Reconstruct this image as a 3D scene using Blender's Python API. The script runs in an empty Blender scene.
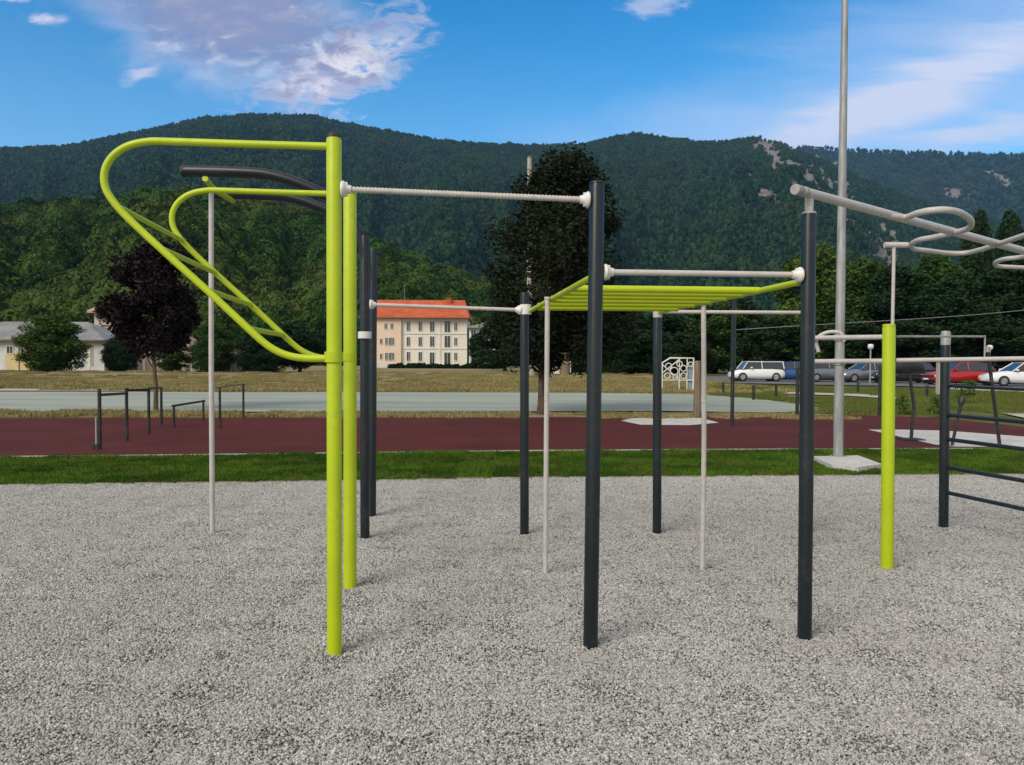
import bpy, bmesh, math, random
from mathutils import Vector, Matrix, noise
R = math.radians
random.seed(7)
S = bpy.context.scene
COL = S.collection
F = 800.0; CX = 512.0; CY = 382.5; CAMZ = 1.6
PITCH = math.atan((CY-357.75)/F); ROLL = R(0.25)
CR = Matrix.Rotation(R(90)-PITCH, 3, 'X') @ Matrix.Rotation(ROLL, 3, 'Z')
CP = Vector((0, 0, CAMZ))

# ------------------------------------------------------------ measuring helpers (pixel of the photo -> place)
def ray(px, py): return CR @ Vector(((px-CX)/F, -(py-CY)/F, -1.0))
def G(px, py, z=0.0):
    d = ray(px, py); t = (z-CAMZ)/d.z
    p = CP+d*t; return Vector((p.x, p.y, z))
def D(px, py, Y):
    d = ray(px, py); return CP+d*(Y/d.y)
def zg(Y):
    if Y < 40: return 0.0
    if Y < 160: return -0.5*(Y-40)/120
    return -0.5

# ------------------------------------------------------------ node helpers
class E:
    """tiny arithmetic wrapper over shader sockets"""
    def __init__(s, nt, sock): s.nt = nt; s.s = sock
    def m(s, op, *o, clamp=False):
        n = s.nt.nodes.new('ShaderNodeMath'); n.operation = op; n.use_clamp = clamp
        for i, v in enumerate((s,)+o):
            if isinstance(v, E): s.nt.links.new(v.s, n.inputs[i])
            else: n.inputs[i].default_value = v
        return E(s.nt, n.outputs[0])
    def __add__(s, o): return s.m('ADD', o)
    def __sub__(s, o): return s.m('SUBTRACT', o)
    def __mul__(s, o): return s.m('MULTIPLY', o)
    def __truediv__(s, o): return s.m('DIVIDE', o)
    def rs(s, o): return s.m('MULTIPLY', -1.0).m('ADD', o)
    def step(s, a, b):
        n = s.nt.nodes.new('ShaderNodeMapRange'); n.interpolation_type = 'SMOOTHSTEP'
        s.nt.links.new(s.s, n.inputs['Value'])
        n.inputs['From Min'].default_value = a; n.inputs['From Max'].default_value = b
        return E(s.nt, n.outputs[0])

def nmix(nt, fac, a, b):
    n = nt.nodes.new('ShaderNodeMix'); n.data_type = 'RGBA'
    for i, v in ((0, fac), (6, a), (7, b)):
        if isinstance(v, E): nt.links.new(v.s, n.inputs[i])
        elif hasattr(v, 'links'): nt.links.new(v, n.inputs[i])
        elif i == 0: n.inputs[i].default_value = v
        else: n.inputs[i].default_value = (*v, 1)
    return n.outputs[2]
def nnoise(nt, vec, scale, detail=4, rough=.55, dist=0):
    n = nt.nodes.new('ShaderNodeTexNoise'); n.inputs['Scale'].default_value = scale
    n.inputs['Detail'].default_value = detail; n.inputs['Roughness'].default_value = rough
    n.inputs['Distortion'].default_value = dist
    if vec is not None: nt.links.new(vec, n.inputs['Vector'])
    return E(nt, n.outputs[0])
def nmap(nt, vec, scale=(1,1,1), rot=(0,0,0), loc=(0,0,0)):
    n = nt.nodes.new('ShaderNodeMapping'); nt.links.new(vec, n.inputs[0])
    n.inputs['Scale'].default_value = scale; n.inputs['Rotation'].default_value = rot; n.inputs['Location'].default_value = loc
    return n.outputs[0]
def new_mat(name):
    m = bpy.data.materials.new(name); m.use_nodes = True
    nt = m.node_tree; b = nt.nodes['Principled BSDF']
    return m, nt, b
def coords(nt, kind='Object'):
    return nt.nodes.new('ShaderNodeTexCoord').outputs[kind]
def bump(nt, b, h, strength=.3, dist=.01):
    n = nt.nodes.new('ShaderNodeBump'); n.inputs['Strength'].default_value = strength; n.inputs['Distance'].default_value = dist
    nt.links.new(h.s, n.inputs['Height']); nt.links.new(n.outputs[0], b.inputs['Normal'])

def paint(name, c, rough=.4, var=.12, scale=6, metal=0, dirt=(.3,.27,.22), dirt_amt=.25, bmp=.05, stretch=(1,1,1)):
    m, nt, b = new_mat(name); co = coords(nt)
    co = nmap(nt, co, stretch)
    n1 = nnoise(nt, co, scale, 5); n2 = nnoise(nt, co, scale*7, 3)
    a = nmix(nt, n1.step(.3, .7), tuple(x*(1-var) for x in c), tuple(min(1, x*(1+var)) for x in c))
    f = (n1*n2).step(.27, .42)*dirt_amt
    nt.links.new(nmix(nt, f, a, dirt), b.inputs['Base Color'])
    r = n2*.25+(rough-.12); nt.links.new(r.s, b.inputs['Roughness'])
    b.inputs['Metallic'].default_value = metal
    if bmp: bump(nt, b, n2, bmp, .004)
    return m
def leafmat(name, c1, c2, c3=None, transl=.0):
    m, nt, b = new_mat(name)
    g = nt.nodes.new('ShaderNodeNewGeometry'); ri = E(nt, g.outputs['Random Per Island'])
    oi = nt.nodes.new('ShaderNodeObjectInfo'); rr = E(nt, oi.outputs['Random'])
    a = nmix(nt, ri, c1, c2)
    a = nmix(nt, rr*.6, a, c3 or tuple(x*.7 for x in c1))
    nt.links.new(a, b.inputs['Base Color']); b.inputs['Roughness'].default_value = .75
    b.inputs['Specular IOR Level'].default_value = .12
    return m

def forestmat(name, dark, light, olive, sc):
    m, nt, b = new_mat(name)
    g = nt.nodes.new('ShaderNodeNewGeometry'); ri = E(nt, g.outputs['Random Per Island'])
    rr = E(nt, nt.nodes.new('ShaderNodeObjectInfo').outputs['Random'])
    n = nnoise(nt, g.outputs['Position'], sc, 5, .6); n2 = nnoise(nt, g.outputs['Position'], sc*5, 3, .6)
    a = nmix(nt, rr.step(0,1), dark, light)
    a = nmix(nt, n.step(.46,.64)*.65, a, olive)
    a = nmix(nt, n2.step(.5,.64)*.6, a, tuple(x*.75 for x in dark))
    a = nmix(nt, ri*.35, a, dark)
    nt.links.new(a, b.inputs['Base Color']); b.inputs['Roughness'].default_value = .8
    b.inputs['Specular IOR Level'].default_value = .08
    return m
M = {}
M['lime'] = paint('lime_paint', (.44,.55,.004), .42, .06, 3, dirt=(.30,.36,.03), dirt_amt=.25)
M['anthracite'] = paint('anthracite_paint', (.008,.013,.016), .34, .15, 3, dirt=(.06,.06,.06), dirt_amt=.2)
M['whitesteel'] = paint('pale_steel', (.52,.485,.45), .45, .1, 8, dirt=(.33,.28,.24), dirt_amt=.5)
M['galv'] = paint('galvanised', (.40,.38,.35), .5, .2, 9, metal=.35, dirt=(.28,.24,.2), dirt_amt=.5)
M['plastic'] = paint('pale_plastic', (.72,.70,.66), .4, .05, 12)
M['cap'] = paint('black_rubber', (.012,.012,.013), .6)
M['black'] = paint('black_paint', (.014,.018,.018), .5)
M['mast'] = paint('mast_steel', (.33,.33,.32), .5, .2, 2, metal=.3, dirt=(.5,.5,.48), dirt_amt=.6, stretch=(6,6,1))
M['concrete'] = paint('concrete', (.52,.50,.46), .85, .12, 1.5, dirt=(.3,.28,.25), dirt_amt=.6, bmp=.3)
M['wood'] = paint('weathered_wood', (.20,.15,.10), .85, .35, 3, dirt=(.1,.07,.05), dirt_amt=.6, bmp=.5, stretch=(4,4,.4))
M['palewood'] = paint('pale_wood', (.42,.36,.29), .85, .3, 3, dirt=(.2,.16,.12), dirt_amt=.6, bmp=.5, stretch=(4,4,.4))
M['bark'] = paint('bark', (.11,.075,.05), .9, .4, 4, bmp=.6, stretch=(3,3,.6))
M['cream'] = paint('cream_render', (.74,.70,.61), .9, .06, .25, dirt=(.5,.43,.33), dirt_amt=.35, bmp=.1)
M['peach'] = paint('peach_render', (.74,.57,.43), .9, .06, .25, dirt=(.5,.4,.3), dirt_amt=.3, bmp=.1)
M['greywall'] = paint('grey_render', (.60,.60,.60), .9, .1, .3, dirt=(.35,.33,.3), dirt_amt=.5, bmp=.1, stretch=(3,3,.6))
M['yellowwall'] = paint('ochre_render', (.62,.50,.26), .9, .1, .4, dirt=(.4,.33,.2), dirt_amt=.4)
M['pinkwall'] = paint('pink_render', (.55,.42,.36), .9, .12, .3, dirt=(.3,.24,.2), dirt_amt=.5)
M['trim'] = paint('pale_trim', (.68,.66,.60), .8)
M['stone'] = paint('rubble', (.42,.38,.34), .9, .3, .9, dirt=(.1,.1,.06), dirt_amt=.8)
def tilemat(name, c, rows=3.0):
    m, nt, b = new_mat(name); co = coords(nt)
    w = nt.nodes.new('ShaderNodeTexWave'); w.wave_type = 'BANDS'; w.bands_direction = 'X'
    w.inputs['Scale'].default_value = rows; w.inputs['Distortion'].default_value = .4
    nt.links.new(co, w.inputs[0]); wv = E(nt, w.outputs['Fac'])
    n = nnoise(nt, co, .5, 5)
    a = nmix(nt, n.step(.3,.7), tuple(x*.72 for x in c), tuple(x*1.15 for x in c))
    a = nmix(nt, wv.rs(1.0)*.45, a, tuple(x*.45 for x in c))
    nt.links.new(a, b.inputs['Base Color']); b.inputs['Roughness'].default_value = .85
    bump(nt, b, wv, .5, .06); return m
M['redtile'] = tilemat('red_tile', (.58,.115,.035), .9)
M['greytile'] = tilemat('grey_roof_sheet', (.27,.27,.27), .6)
M['oldtile'] = tilemat('old_tile', (.46,.31,.26), .8)
def glassmat(name, c=(.03,.04,.05)):
    m, nt, b = new_mat(name); b.inputs['Base Color'].default_value = (*c,1); b.inputs['Roughness'].default_value = .12
    b.inputs['Specular IOR Level'].default_value = .7; return m
M['glass'] = glassmat('window_glass')
M['leaf_dark'] = leafmat('plum_leaf', (.008,.006,.007), (.028,.018,.018), (.014,.012,.008))
M['leaf_conifer'] = leafmat('dark_needle', (.005,.010,.006), (.022,.040,.017), (.016,.018,.008))
M['leaf_green'] = leafmat('green_leaf', (.026,.058,.010), (.075,.130,.020), (.026,.06,.012))
M['leaf_deep'] = leafmat('deep_green_leaf', (.012,.030,.010), (.034,.064,.018), (.012,.034,.014))
M['leaf_bright'] = leafmat('bright_leaf', (.035,.075,.010), (.09,.15,.022), (.04,.08,.01))
M['leaf_teal'] = forestmat('distant_wood_leaf', (.006,.024,.012), (.034,.088,.028), (.044,.070,.020), .0035)
M['leaf_hill'] = forestmat('hill_wood_leaf', (.014,.046,.008), (.066,.130,.020), (.105,.120,.028), .012)
M['grass'] = forestmat('lawn_blade', (.036,.080,.008), (.10,.185,.018), (.13,.17,.028), 1.3)
M['drygrass'] = leafmat('dry_blade', (.24,.20,.08), (.42,.34,.16), (.17,.16,.05))
M['verge'] = leafmat('verge_blade', (.07,.10,.02), (.19,.20,.05), (.10,.13,.02))
def carpaint(name, c, metal=.2):
    m, nt, b = new_mat(name); b.inputs['Base Color'].default_value = (*c,1); b.inputs['Roughness'].default_value = .25
    b.inputs['Metallic'].default_value = metal; b.inputs['Coat Weight'].default_value = .6; return m
M['car_red'] = carpaint('red_car_paint', (.42,.012,.014)); M['car_white'] = carpaint('white_car_paint', (.78,.78,.78), 0)
M['car_blue'] = carpaint('blue_car_paint', (.02,.08,.28)); M['car_silver'] = carpaint('silver_car_paint', (.20,.23,.27), .6)
M['car_dark'] = carpaint('dark_car_paint', (.015,.018,.03)); M['lampglass'] = carpaint('lamp_glass', (.7,.7,.68), 0)
M['taillamp'] = carpaint('tail_lamp', (.35,.01,.01), 0)
M['tyre'] = paint('tyre_rubber', (.018,.018,.018), .8); M['rim'] = paint('rim_metal', (.45,.45,.46), .35, metal=.7)

# ------------------------------------------------------------ mesh helpers
class MB:
    def __init__(s): s.v = []; s.f = []; s.sm = []; s.mi = []
    def add(s, vs, fs, smooth=False, mi=0):
        o = len(s.v); s.v += [tuple(v) for v in vs]
        s.f += [tuple(i+o for i in f) for f in fs]; s.sm += [smooth]*len(fs); s.mi += [mi]*len(fs); return s
    def box(s, a, b, mi=0):
        x0,y0,z0 = a; x1,y1,z1 = b
        vs = [(x0,y0,z0),(x1,y0,z0),(x1,y1,z0),(x0,y1,z0),(x0,y0,z1),(x1,y0,z1),(x1,y1,z1),(x0,y1,z1)]
        return s.add(vs, [(0,3,2,1),(4,5,6,7),(0,1,5,4),(1,2,6,5),(2,3,7,6),(3,0,4,7)], False, mi)
    def tube(s, pts, r, seg=14, caps=True, mi=0):
        pts = [Vector(p) for p in pts]; n = len(pts)
        rs = r if isinstance(r, (list, tuple)) else [r]*n
        T = []
        for i in range(n):
            a = pts[max(0,i-1)]; b = pts[min(n-1,i+1)]; T.append((b-a).normalized())
        up = Vector((0,0,1)) if abs(T[0].z) < .9 else Vector((0,1,0))
        N = (up-T[0]*up.dot(T[0])).normalized(); vs = []; fs = []
        for i in range(n):
            N = (N-T[i]*N.dot(T[i])).normalized(); B = T[i].cross(N)
            for k in range(seg):
                a = 2*math.pi*k/seg; vs.append(pts[i]+(N*math.cos(a)+B*math.sin(a))*rs[i])
        for i in range(n-1):
            for k in range(seg):
                k2 = (k+1)%seg; fs.append((i*seg+k, (i+1)*seg+k, (i+1)*seg+k2, i*seg+k2))
        s.add(vs, fs, True, mi)
        if caps:
            s.add(vs[:seg], [tuple(range(seg))], False, mi); s.add(vs[-seg:], [tuple(reversed(range(seg)))], False, mi)
        return s
    def build(s, name, mat, parent=None, loc=None):
        me = bpy.data.meshes.new(name); vv = s.v
        if loc is not None: vv = [(x-loc[0], y-loc[1], z-loc[2]) for x,y,z in vv]
        me.from_pydata(vv, [], s.f); me.polygons.foreach_set('use_smooth', s.sm)
        for m_ in (mat if isinstance(mat, (list,tuple)) else [mat]): me.materials.append(m_)
        me.polygons.foreach_set('material_index', s.mi); me.update()
        o = bpy.data.objects.new(name, me); COL.objects.link(o)
        if parent: o.parent = parent
        if loc is not None: o.location = loc
        return o
def crv(pts, per=6):
    P = [Vector(p) for p in pts]; P = [P[0]*2-P[1]]+P+[P[-1]*2-P[-2]]; out = []
    for i in range(1, len(P)-2):
        for k in range(per):
            t = k/per; a,b,c,d = P[i-1],P[i],P[i+1],P[i+2]
            out.append(.5*((2*b)+(c-a)*t+(2*a-5*b+4*c-d)*t*t+(3*b-a-3*c+d)*t**3))
    out.append(P[-2]); return out
def tag(o, label=None, cat=None, group=None, kind=None):
    for k, v in (('label',label),('category',cat),('group',group),('kind',kind)):
        if v: o[k] = v
    return o
def empty(name, loc, rz=0):
    o = bpy.data.objects.new(name, None); COL.objects.link(o); o.location = loc; o.rotation_euler.z = rz
    o.empty_display_size = .2; return o
def copy_tree(o, parent=None):
    c = o.copy(); COL.objects.link(c)
    if parent: c.parent = parent
    for ch in list(o.children): copy_tree(ch, c)
    return c
def part(mb, name, mat, root, label=None):
    """mesh given in world coordinates -> child of root (root unrotated)"""
    L = root.location; mb.v = [(x-L.x, y-L.y, z-L.z) for x,y,z in mb.v]
    o = mb.build(name, mat, root)
    if label: o['label'] = label
    return o
def sub(mb, name, mat, root, par, label=None):
    L = root.location; mb.v = [(x-L.x, y-L.y, z-L.z) for x,y,z in mb.v]
    o = mb.build(name, mat, par)
    if label: o['label'] = label
    return o

# ------------------------------------------------------------ camera
cd = bpy.data.cameras.new('camera'); cam = bpy.data.objects.new('camera', cd); COL.objects.link(cam)
cd.sensor_width = 36; cd.lens = 36*F/1024; cd.clip_end = 20000; cd.clip_start = .05
cam.matrix_world = Matrix.Translation(CP) @ CR.to_4x4(); S.camera = cam

# ------------------------------------------------------------ sky, sun
SUN_EL = R(38); SUN_DIR = Vector((-.62,-.78,0)).normalized()      # towards the sun: behind-left of the viewer
w = bpy.data.worlds.new('World'); S.world = w; w.use_nodes = True; nt = w.node_tree
for n in list(nt.nodes): nt.nodes.remove(n)
out = nt.nodes.new('ShaderNodeOutputWorld'); bg = nt.nodes.new('ShaderNodeBackground')
nt.links.new(bg.outputs[0], out.inputs[0]); bg.inputs[1].default_value = .15
sky = nt.nodes.new('ShaderNodeTexSky'); sky.sky_type = 'NISHITA'; sky.sun_disc = False
sky.sun_elevation = SUN_EL; sky.sun_rotation = math.atan2(SUN_DIR.x, SUN_DIR.y)
sky.altitude = 300; sky.air_density = 1.0; sky.dust_density = .4; sky.ozone_density = 2.0
dirv = coords(nt, 'Generated')
sx = nt.nodes.new('ShaderNodeSeparateXYZ'); nt.links.new(dirv, sx.inputs[0])
X, Y, Z = (E(nt, sx.outputs[i]) for i in range(3))
yy = Y.m('ABSOLUTE').m('MAXIMUM', .05); a = X/yy; b = Z/yy
def P2(px, py): return ((px-512)/800, (357.5-py)/800)
comb = nt.nodes.new('ShaderNodeCombineXYZ'); nt.links.new(a.s, comb.inputs[0]); nt.links.new(b.s, comb.inputs[1]); pv = comb.outputs[0]
def ell(px, py, rx, ry, ang, soft=.5, nz=None, amt=.5):
    cx, cy = P2(px, py); ca, sa = math.cos(R(ang)), math.sin(R(ang))
    u = ((a-cx)*ca+(b-cy)*sa)/(rx/800); v = ((b-cy)*ca-(a-cx)*sa)/(ry/800)
    d = (u*u+v*v).m('SQRT')
    if nz is not None: d = d+(nz-.5)*amt*-2
    return d.rs(1.0).step(0, soft)
n_big = nnoise(nt, nmap(nt, pv, (1,1.5,1)), 7, 7, .6, .3)
n_fine = nnoise(nt, nmap(nt, pv, (1,2.2,1), (0,0,R(-14))), 20, 8, .62, .6)
n_st = nnoise(nt, nmap(nt, pv, (.8,6,1), (0,0,R(-22))), 6, 6, .6, .3)
c1 = ell(225, 8, 190, 110, -12, .75, n_big, .62)
c1b = ell(330, 70, 105, 52, 22, .7, n_fine, 1.3)
wis = ell(385, 45, 60, 40, 35, .9, n_fine, 1.6)*.8
body = c1.m('MAXIMUM', c1b).m('MAXIMUM', wis)
small = ell(52,25,26,9,0,.9,n_fine,1.2).m('MAXIMUM', ell(14,3,34,8,0,.9,n_fine,1.0)).m('MAXIMUM', ell(140,82,30,9,20,.9,n_fine,1.4)*.8).m('MAXIMUM', ell(650,8,42,16,5,.9,n_fine,1.2)*.6)
cir = ell(905, 95, 300, 42, 24, .95, n_st, .75)*.62
cir2 = ell(985, 132, 150, 22, 12, .95, n_st, .9)*.55
cir3 = ell(960, 60, 330, 130, 15, 1., n_st, .4)*.42
hz = ell(760, 130, 330, 60, 4, 1., n_big, .5)*.3
cirr = (cir+cir2+cir3+hz).m('MINIMUM', .9)
# clouds tinted the way the evening light tints them
grad = ell(215, -12, 235, 120, -12, .5, n_fine, .62)
n_off = nnoise(nt, nmap(nt, pv, (1,2.2,1), (0,0,R(-14)), (-.012,-.022,0)), 20, 8, .62, .6)
b_off = nnoise(nt, nmap(nt, pv, (1,1.5,1), (0,0,0), (-.02,-.035,0)), 7, 7, .6, .3)
lump = ((n_off-n_fine)*1.0+(b_off-n_big)*1.3+.5).step(.36, .68)
rim = body.step(.85, .25)
ccol = nmix(nt, grad*.95, (5.6,5.1,5.5), (1.45,1.65,2.8))
ccol = nmix(nt, lump*grad.rs(1.15).m('MINIMUM', 1.0), ccol, (6.3,5.9,6.1))
ccol = nmix(nt, lump.rs(1.0)*.45, ccol, (2.0,2.3,3.9))
ccol = nmix(nt, rim*.55, ccol, (5.9,5.5,6.0))
skyc = sky.outputs[0]
hs = nt.nodes.new('ShaderNodeHueSaturation'); hs.inputs['Saturation'].default_value = 1.45; hs.inputs['Hue'].default_value = .481
hs.inputs['Value'].default_value = 1.22; nt.links.new(skyc, hs.inputs['Color'])
sc1 = nt.nodes.new('ShaderNodeVectorMath'); sc1.operation = 'MULTIPLY'; sc1.inputs[1].default_value = (.19,.19,.19); nt.links.new(hs.outputs[0], sc1.inputs[0])
gm = nt.nodes.new('ShaderNodeGamma'); gm.inputs[1].default_value = 1.24; nt.links.new(sc1.outputs[0], gm.inputs[0])
sc2 = nt.nodes.new('ShaderNodeVectorMath'); sc2.operation = 'MULTIPLY'; sc2.inputs[1].default_value = (4.7,4.7,4.9); nt.links.new(gm.outputs[0], sc2.inputs[0])
low = nmix(nt, Z.m('ABSOLUTE').step(.42, .12)*.30, sc2.outputs[0], (3.1,4.6,6.0))
c = nmix(nt, cirr, low, (4.9,5.2,6.3))
c = nmix(nt, small*.85, c, (5.2,5.1,6.0))
c = nmix(nt, body*.93, c, ccol)
filled_sky = nmix(nt, Y.step(.25,-.2).m('MAXIMUM', Z.step(.5,.8))*.85, c, (4.9,4.5,3.9))            # warm bright cloud added unseen behind and overhead to neutralise the blue light
nt.links.new(filled_sky, bg.inputs[0])
sd = bpy.data.lights.new('sun', 'SUN'); sd.energy = 2.6; sd.angle = R(32); sd.color = (1,.92,.81)
so = bpy.data.objects.new('sun', sd); COL.objects.link(so)
sv = Vector((SUN_DIR.x*math.cos(SUN_EL), SUN_DIR.y*math.cos(SUN_EL), math.sin(SUN_EL)))
so.rotation_euler = sv.to_track_quat('Z', 'Y').to_euler()
S.view_settings.view_transform = 'Standard'; S.view_settings.look = 'None'; S.view_settings.gamma = 1; S.view_settings.exposure = .1
S.render.engine = 'CYCLES'; S.cycles.max_bounces = 6; S.cycles.volume_bounces = 1; S.cycles.diffuse_bounces = 2

# ------------------------------------------------------------ ground
def gmat_field():
    m, nt, b = new_mat('field_ground'); co = coords(nt)
    s = nt.nodes.new('ShaderNodeSeparateXYZ'); nt.links.new(co, s.inputs[0]); X = E(nt, s.outputs[0]); Yv = E(nt, s.outputs[1])
    st = nnoise(nt, nmap(nt, co, (.05,.55,1)), 1.0, 6, .65); n = nnoise(nt, co, .8, 6)
    n3 = nnoise(nt, co, 9, 4, .7)
    tan = nmix(nt, st.step(.38,.62), (.17,.14,.065), (.42,.34,.19))
    tan = nmix(nt, n.step(.5,.7)*.55, tan, (.09,.10,.03))
    grn = nmix(nt, n.step(.3,.7), (.06,.085,.018), (.17,.17,.05))
    line = (X-(Yv*.16)+(n-.5)*8).step(2, 9)
    c = nmix(nt, line, tan, grn)
    c = nmix(nt, n3.step(.4,.7)*.4, c, (.05,.05,.02))
    nt.links.new(c, b.inputs['Base Color']); b.inputs['Roughness'].default_value = .95; b.inputs['Specular IOR Level'].default_value = .1
    bump(nt, b, n3, .8, .08); return m
mb = MB(); ys = [-60,0,20,40,60,90,125,160,220,300,500,900]; xs = [-900,-400,-150,-60,0,60,150,400,900]
mb.add([(x,y,zg(y)-.03) for y in ys for x in xs], [(j*9+i, j*9+i+1, (j+1)*9+i+1, (j+1)*9+i) for j in range(len(ys)-1) for i in range(8)])
tag(mb.build('ground', gmat_field()), kind='structure')

def sheet(name, pix, mat, dz, kind='structure', world=None):
    pts = [G(*p) for p in pix] if world is None else [Vector((*p,0)) for p in world]
    bm = bmesh.new(); vs = [bm.verts.new((p.x, p.y, zg(p.y)+dz)) for p in pts]
    f = bm.faces.new(vs)
    if f.normal.z < 0 or True:
        bm.normal_update()
        if f.normal.z < 0: f.normal_flip()
    bmesh.ops.triangulate(bm, faces=bm.faces[:])
    me = bpy.data.meshes.new(name); bm.to_mesh(me); bm.free(); me.materials.append(mat)
    o = bpy.data.objects.new(name, me); COL.objects.link(o); o['kind'] = kind; return o
def edgeY(pix):          # world polyline from a pixel polyline
    return [G(*p) for p in pix]
def yat(line, x):
    for p, q in zip(line, line[1:]):
        if p.x <= x <= q.x: return p.y+(q.y-p.y)*(x-p.x)/(q.x-p.x)
    return line[0].y if x < line[0].x else line[-1].y
GR = edgeY([(0,485),(140,483),(330,481),(512,477.5),(760,476),(1024,474)])      # gravel | lawn
TR = edgeY([(0,457.5),(200,455.5),(512,451.5),(760,450),(1024,449)])            # lawn | track

# gravel bed
def gravel_ground():
    m, nt, b = new_mat('gravel_bed'); co = coords(nt)
    v = nt.nodes.new('ShaderNodeTexVoronoi'); v.inputs['Scale'].default_value = 62; nt.links.new(co, v.inputs['Vector'])
    s = nt.nodes.new('ShaderNodeSeparateColor'); nt.links.new(v.outputs['Color'], s.inputs[0])
    c = nmix(nt, E(nt, s.outputs[0]), (.24,.235,.22), (.46,.45,.42))
    c = nmix(nt, E(nt, v.outputs['Distance']).step(.45,.8), c, (.10,.098,.09))
    nt.links.new(c, b.inputs['Base Color']); b.inputs['Roughness'].default_value = .9
    bump(nt, b, E(nt, v.outputs['Distance']).rs(1.), .8, .01); return m
sheet('gravel_base', None, gravel_ground(), -.012, world=[(-30,-25)]+[(30,-25)]+[(30,GR[-1].y)]+[(p.x,p.y) for p in reversed(GR)]+[(-30,GR[0].y)])
def peb(mb, x, y, z, r, rnd):
    t = (1+5**.5)/2
    base = [(-1,t,0),(1,t,0),(-1,-t,0),(1,-t,0),(0,-1,t),(0,1,t),(0,-1,-t),(0,1,-t),(t,0,-1),(t,0,1),(-t,0,-1),(-t,0,1)]
    fs = [(0,11,5),(0,5,1),(0,1,7),(0,7,10),(0,10,11),(1,5,9),(5,11,4),(11,10,2),(10,7,6),(7,1,8),(3,9,4),(3,4,2),(3,2,6),(3,6,8),(3,8,9),(4,9,5),(2,4,11),(6,2,10),(8,6,7),(9,8,1)]
    M3 = Matrix.Rotation(rnd.random()*6.28, 3, 'Z') @ Matrix.Rotation(rnd.uniform(-.5,.5), 3, 'X')
    sx_, sy_, sz_ = rnd.uniform(.8,1.35), rnd.uniform(.7,1.0), rnd.uniform(.5,.85)
    vs = []
    for q in base:
        k = r/1.9*rnd.uniform(.85,1.12); p = M3 @ Vector((q[0]*sx_*k, q[1]*sy_*k, q[2]*sz_*k)); vs.append((p.x+x, p.y+y, p.z+z))
    mb.add(vs, fs, True)
pebm, nt_, b_ = new_mat('pebble_stone')
g_ = nt_.nodes.new('ShaderNodeNewGeometry'); ri = E(nt_, g_.outputs['Random Per Island'])
cr = nt_.nodes.new('ShaderNodeValToRGB'); nt_.links.new(ri.s, cr.inputs[0])
el = cr.color_ramp.elements; el[0].position = 0; el[0].color = (.10,.10,.10,1); el[1].position = 1; el[1].color = (.64,.625,.59,1)
for p_, c_ in ((.12,(.17,.165,.155,1)),(.25,(.33,.32,.30,1)),(.6,(.42,.408,.38,1)),(.85,(.50,.485,.45,1))):
    e_ = el.new(p_); e_.color = c_
wn = nnoise(nt_, nmap(nt_, nt_.nodes.new('ShaderNodeNewGeometry').outputs['Position'], (1,1,0)), .7, 4)
nt_.links.new(nmix(nt_, wn.step(.35,.7)*.25, cr.outputs[0], (.30,.28,.26)), b_.inputs['Base Color']); b_.inputs['Roughness'].default_value = .8
b_.inputs['Specular IOR Level'].default_value = .25

PROTO = bpy.data.collections.new('prototypes')        # source meshes for the uncountable ground cover; never linked to the scene
def proto_col(name, meshes):
    c = bpy.data.collections.new(name)
    for i, me in enumerate(meshes):
        o = bpy.data.objects.new('%s_%d' % (name, i), me); c.objects.link(o)
    return c
def scatter(name, pts, col, mat_label):
    """pts: (x,y,z, scale, rotz, scale_z)"""
    me = bpy.data.meshes.new(name); me.from_pydata([p[:3] for p in pts], [], [])
    A = me.attributes.new('sc', 'FLOAT_VECTOR', 'POINT'); A.data.foreach_set('vector', [v for p in pts for v in (p[3],p[3],p[5])])
    B = me.attributes.new('rt', 'FLOAT_VECTOR', 'POINT'); B.data.foreach_set('vector', [v for p in pts for v in (0,0,p[4])])
    o = bpy.data.objects.new(name, me); COL.objects.link(o); o['kind'] = 'stuff'
    ng = bpy.data.node_groups.new(name, 'GeometryNodeTree')
    ng.interface.new_socket('Geometry', in_out='INPUT', socket_type='NodeSocketGeometry')
    ng.interface.new_socket('Geometry', in_out='OUTPUT', socket_type='NodeSocketGeometry')
    N = ng.nodes; L = ng.links
    gi = N.new('NodeGroupInput'); go = N.new('NodeGroupOutput'); mp = N.new('GeometryNodeMeshToPoints')
    ci = N.new('GeometryNodeCollectionInfo'); ci.inputs['Collection'].default_value = col; ci.inputs['Separate Children'].default_value = True
    ip = N.new('GeometryNodeInstanceOnPoints'); ip.inputs['Pick Instance'].default_value = True
    rv = N.new('FunctionNodeRandomValue'); rv.data_type = 'INT'; rv.inputs[4].default_value = 0; rv.inputs[5].default_value = 50
    s1 = N.new('GeometryNodeInputNamedAttribute'); s1.data_type = 'FLOAT_VECTOR'; s1.inputs[0].default_value = 'sc'
    s2 = N.new('GeometryNodeInputNamedAttribute'); s2.data_type = 'FLOAT_VECTOR'; s2.inputs[0].default_value = 'rt'
    L.new(gi.outputs[0], mp.inputs[0]); L.new(mp.outputs[0], ip.inputs['Points']); L.new(ci.outputs[0], ip.inputs['Instance'])
    L.new(rv.outputs[2], ip.inputs['Instance Index']); L.new(s1.outputs[0], ip.inputs['Scale']); L.new(s2.outputs[0], ip.inputs['Rotation'])
    L.new(ip.outputs[0], go.inputs[0])
    md = o.modifiers.new('scatter', 'NODES'); md.node_group = ng; return o
def mesh_of(mb, name, mat):
    me = bpy.data.meshes.new(name); me.from_pydata(mb.v, [], mb.f); me.polygons.foreach_set('use_smooth', mb.sm)
    for m_ in (mat if isinstance(mat, (list,tuple)) else [mat]): me.materials.append(m_)
    me.polygons.foreach_set('material_index', mb.mi); me.update(); return me
pm = []
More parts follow.
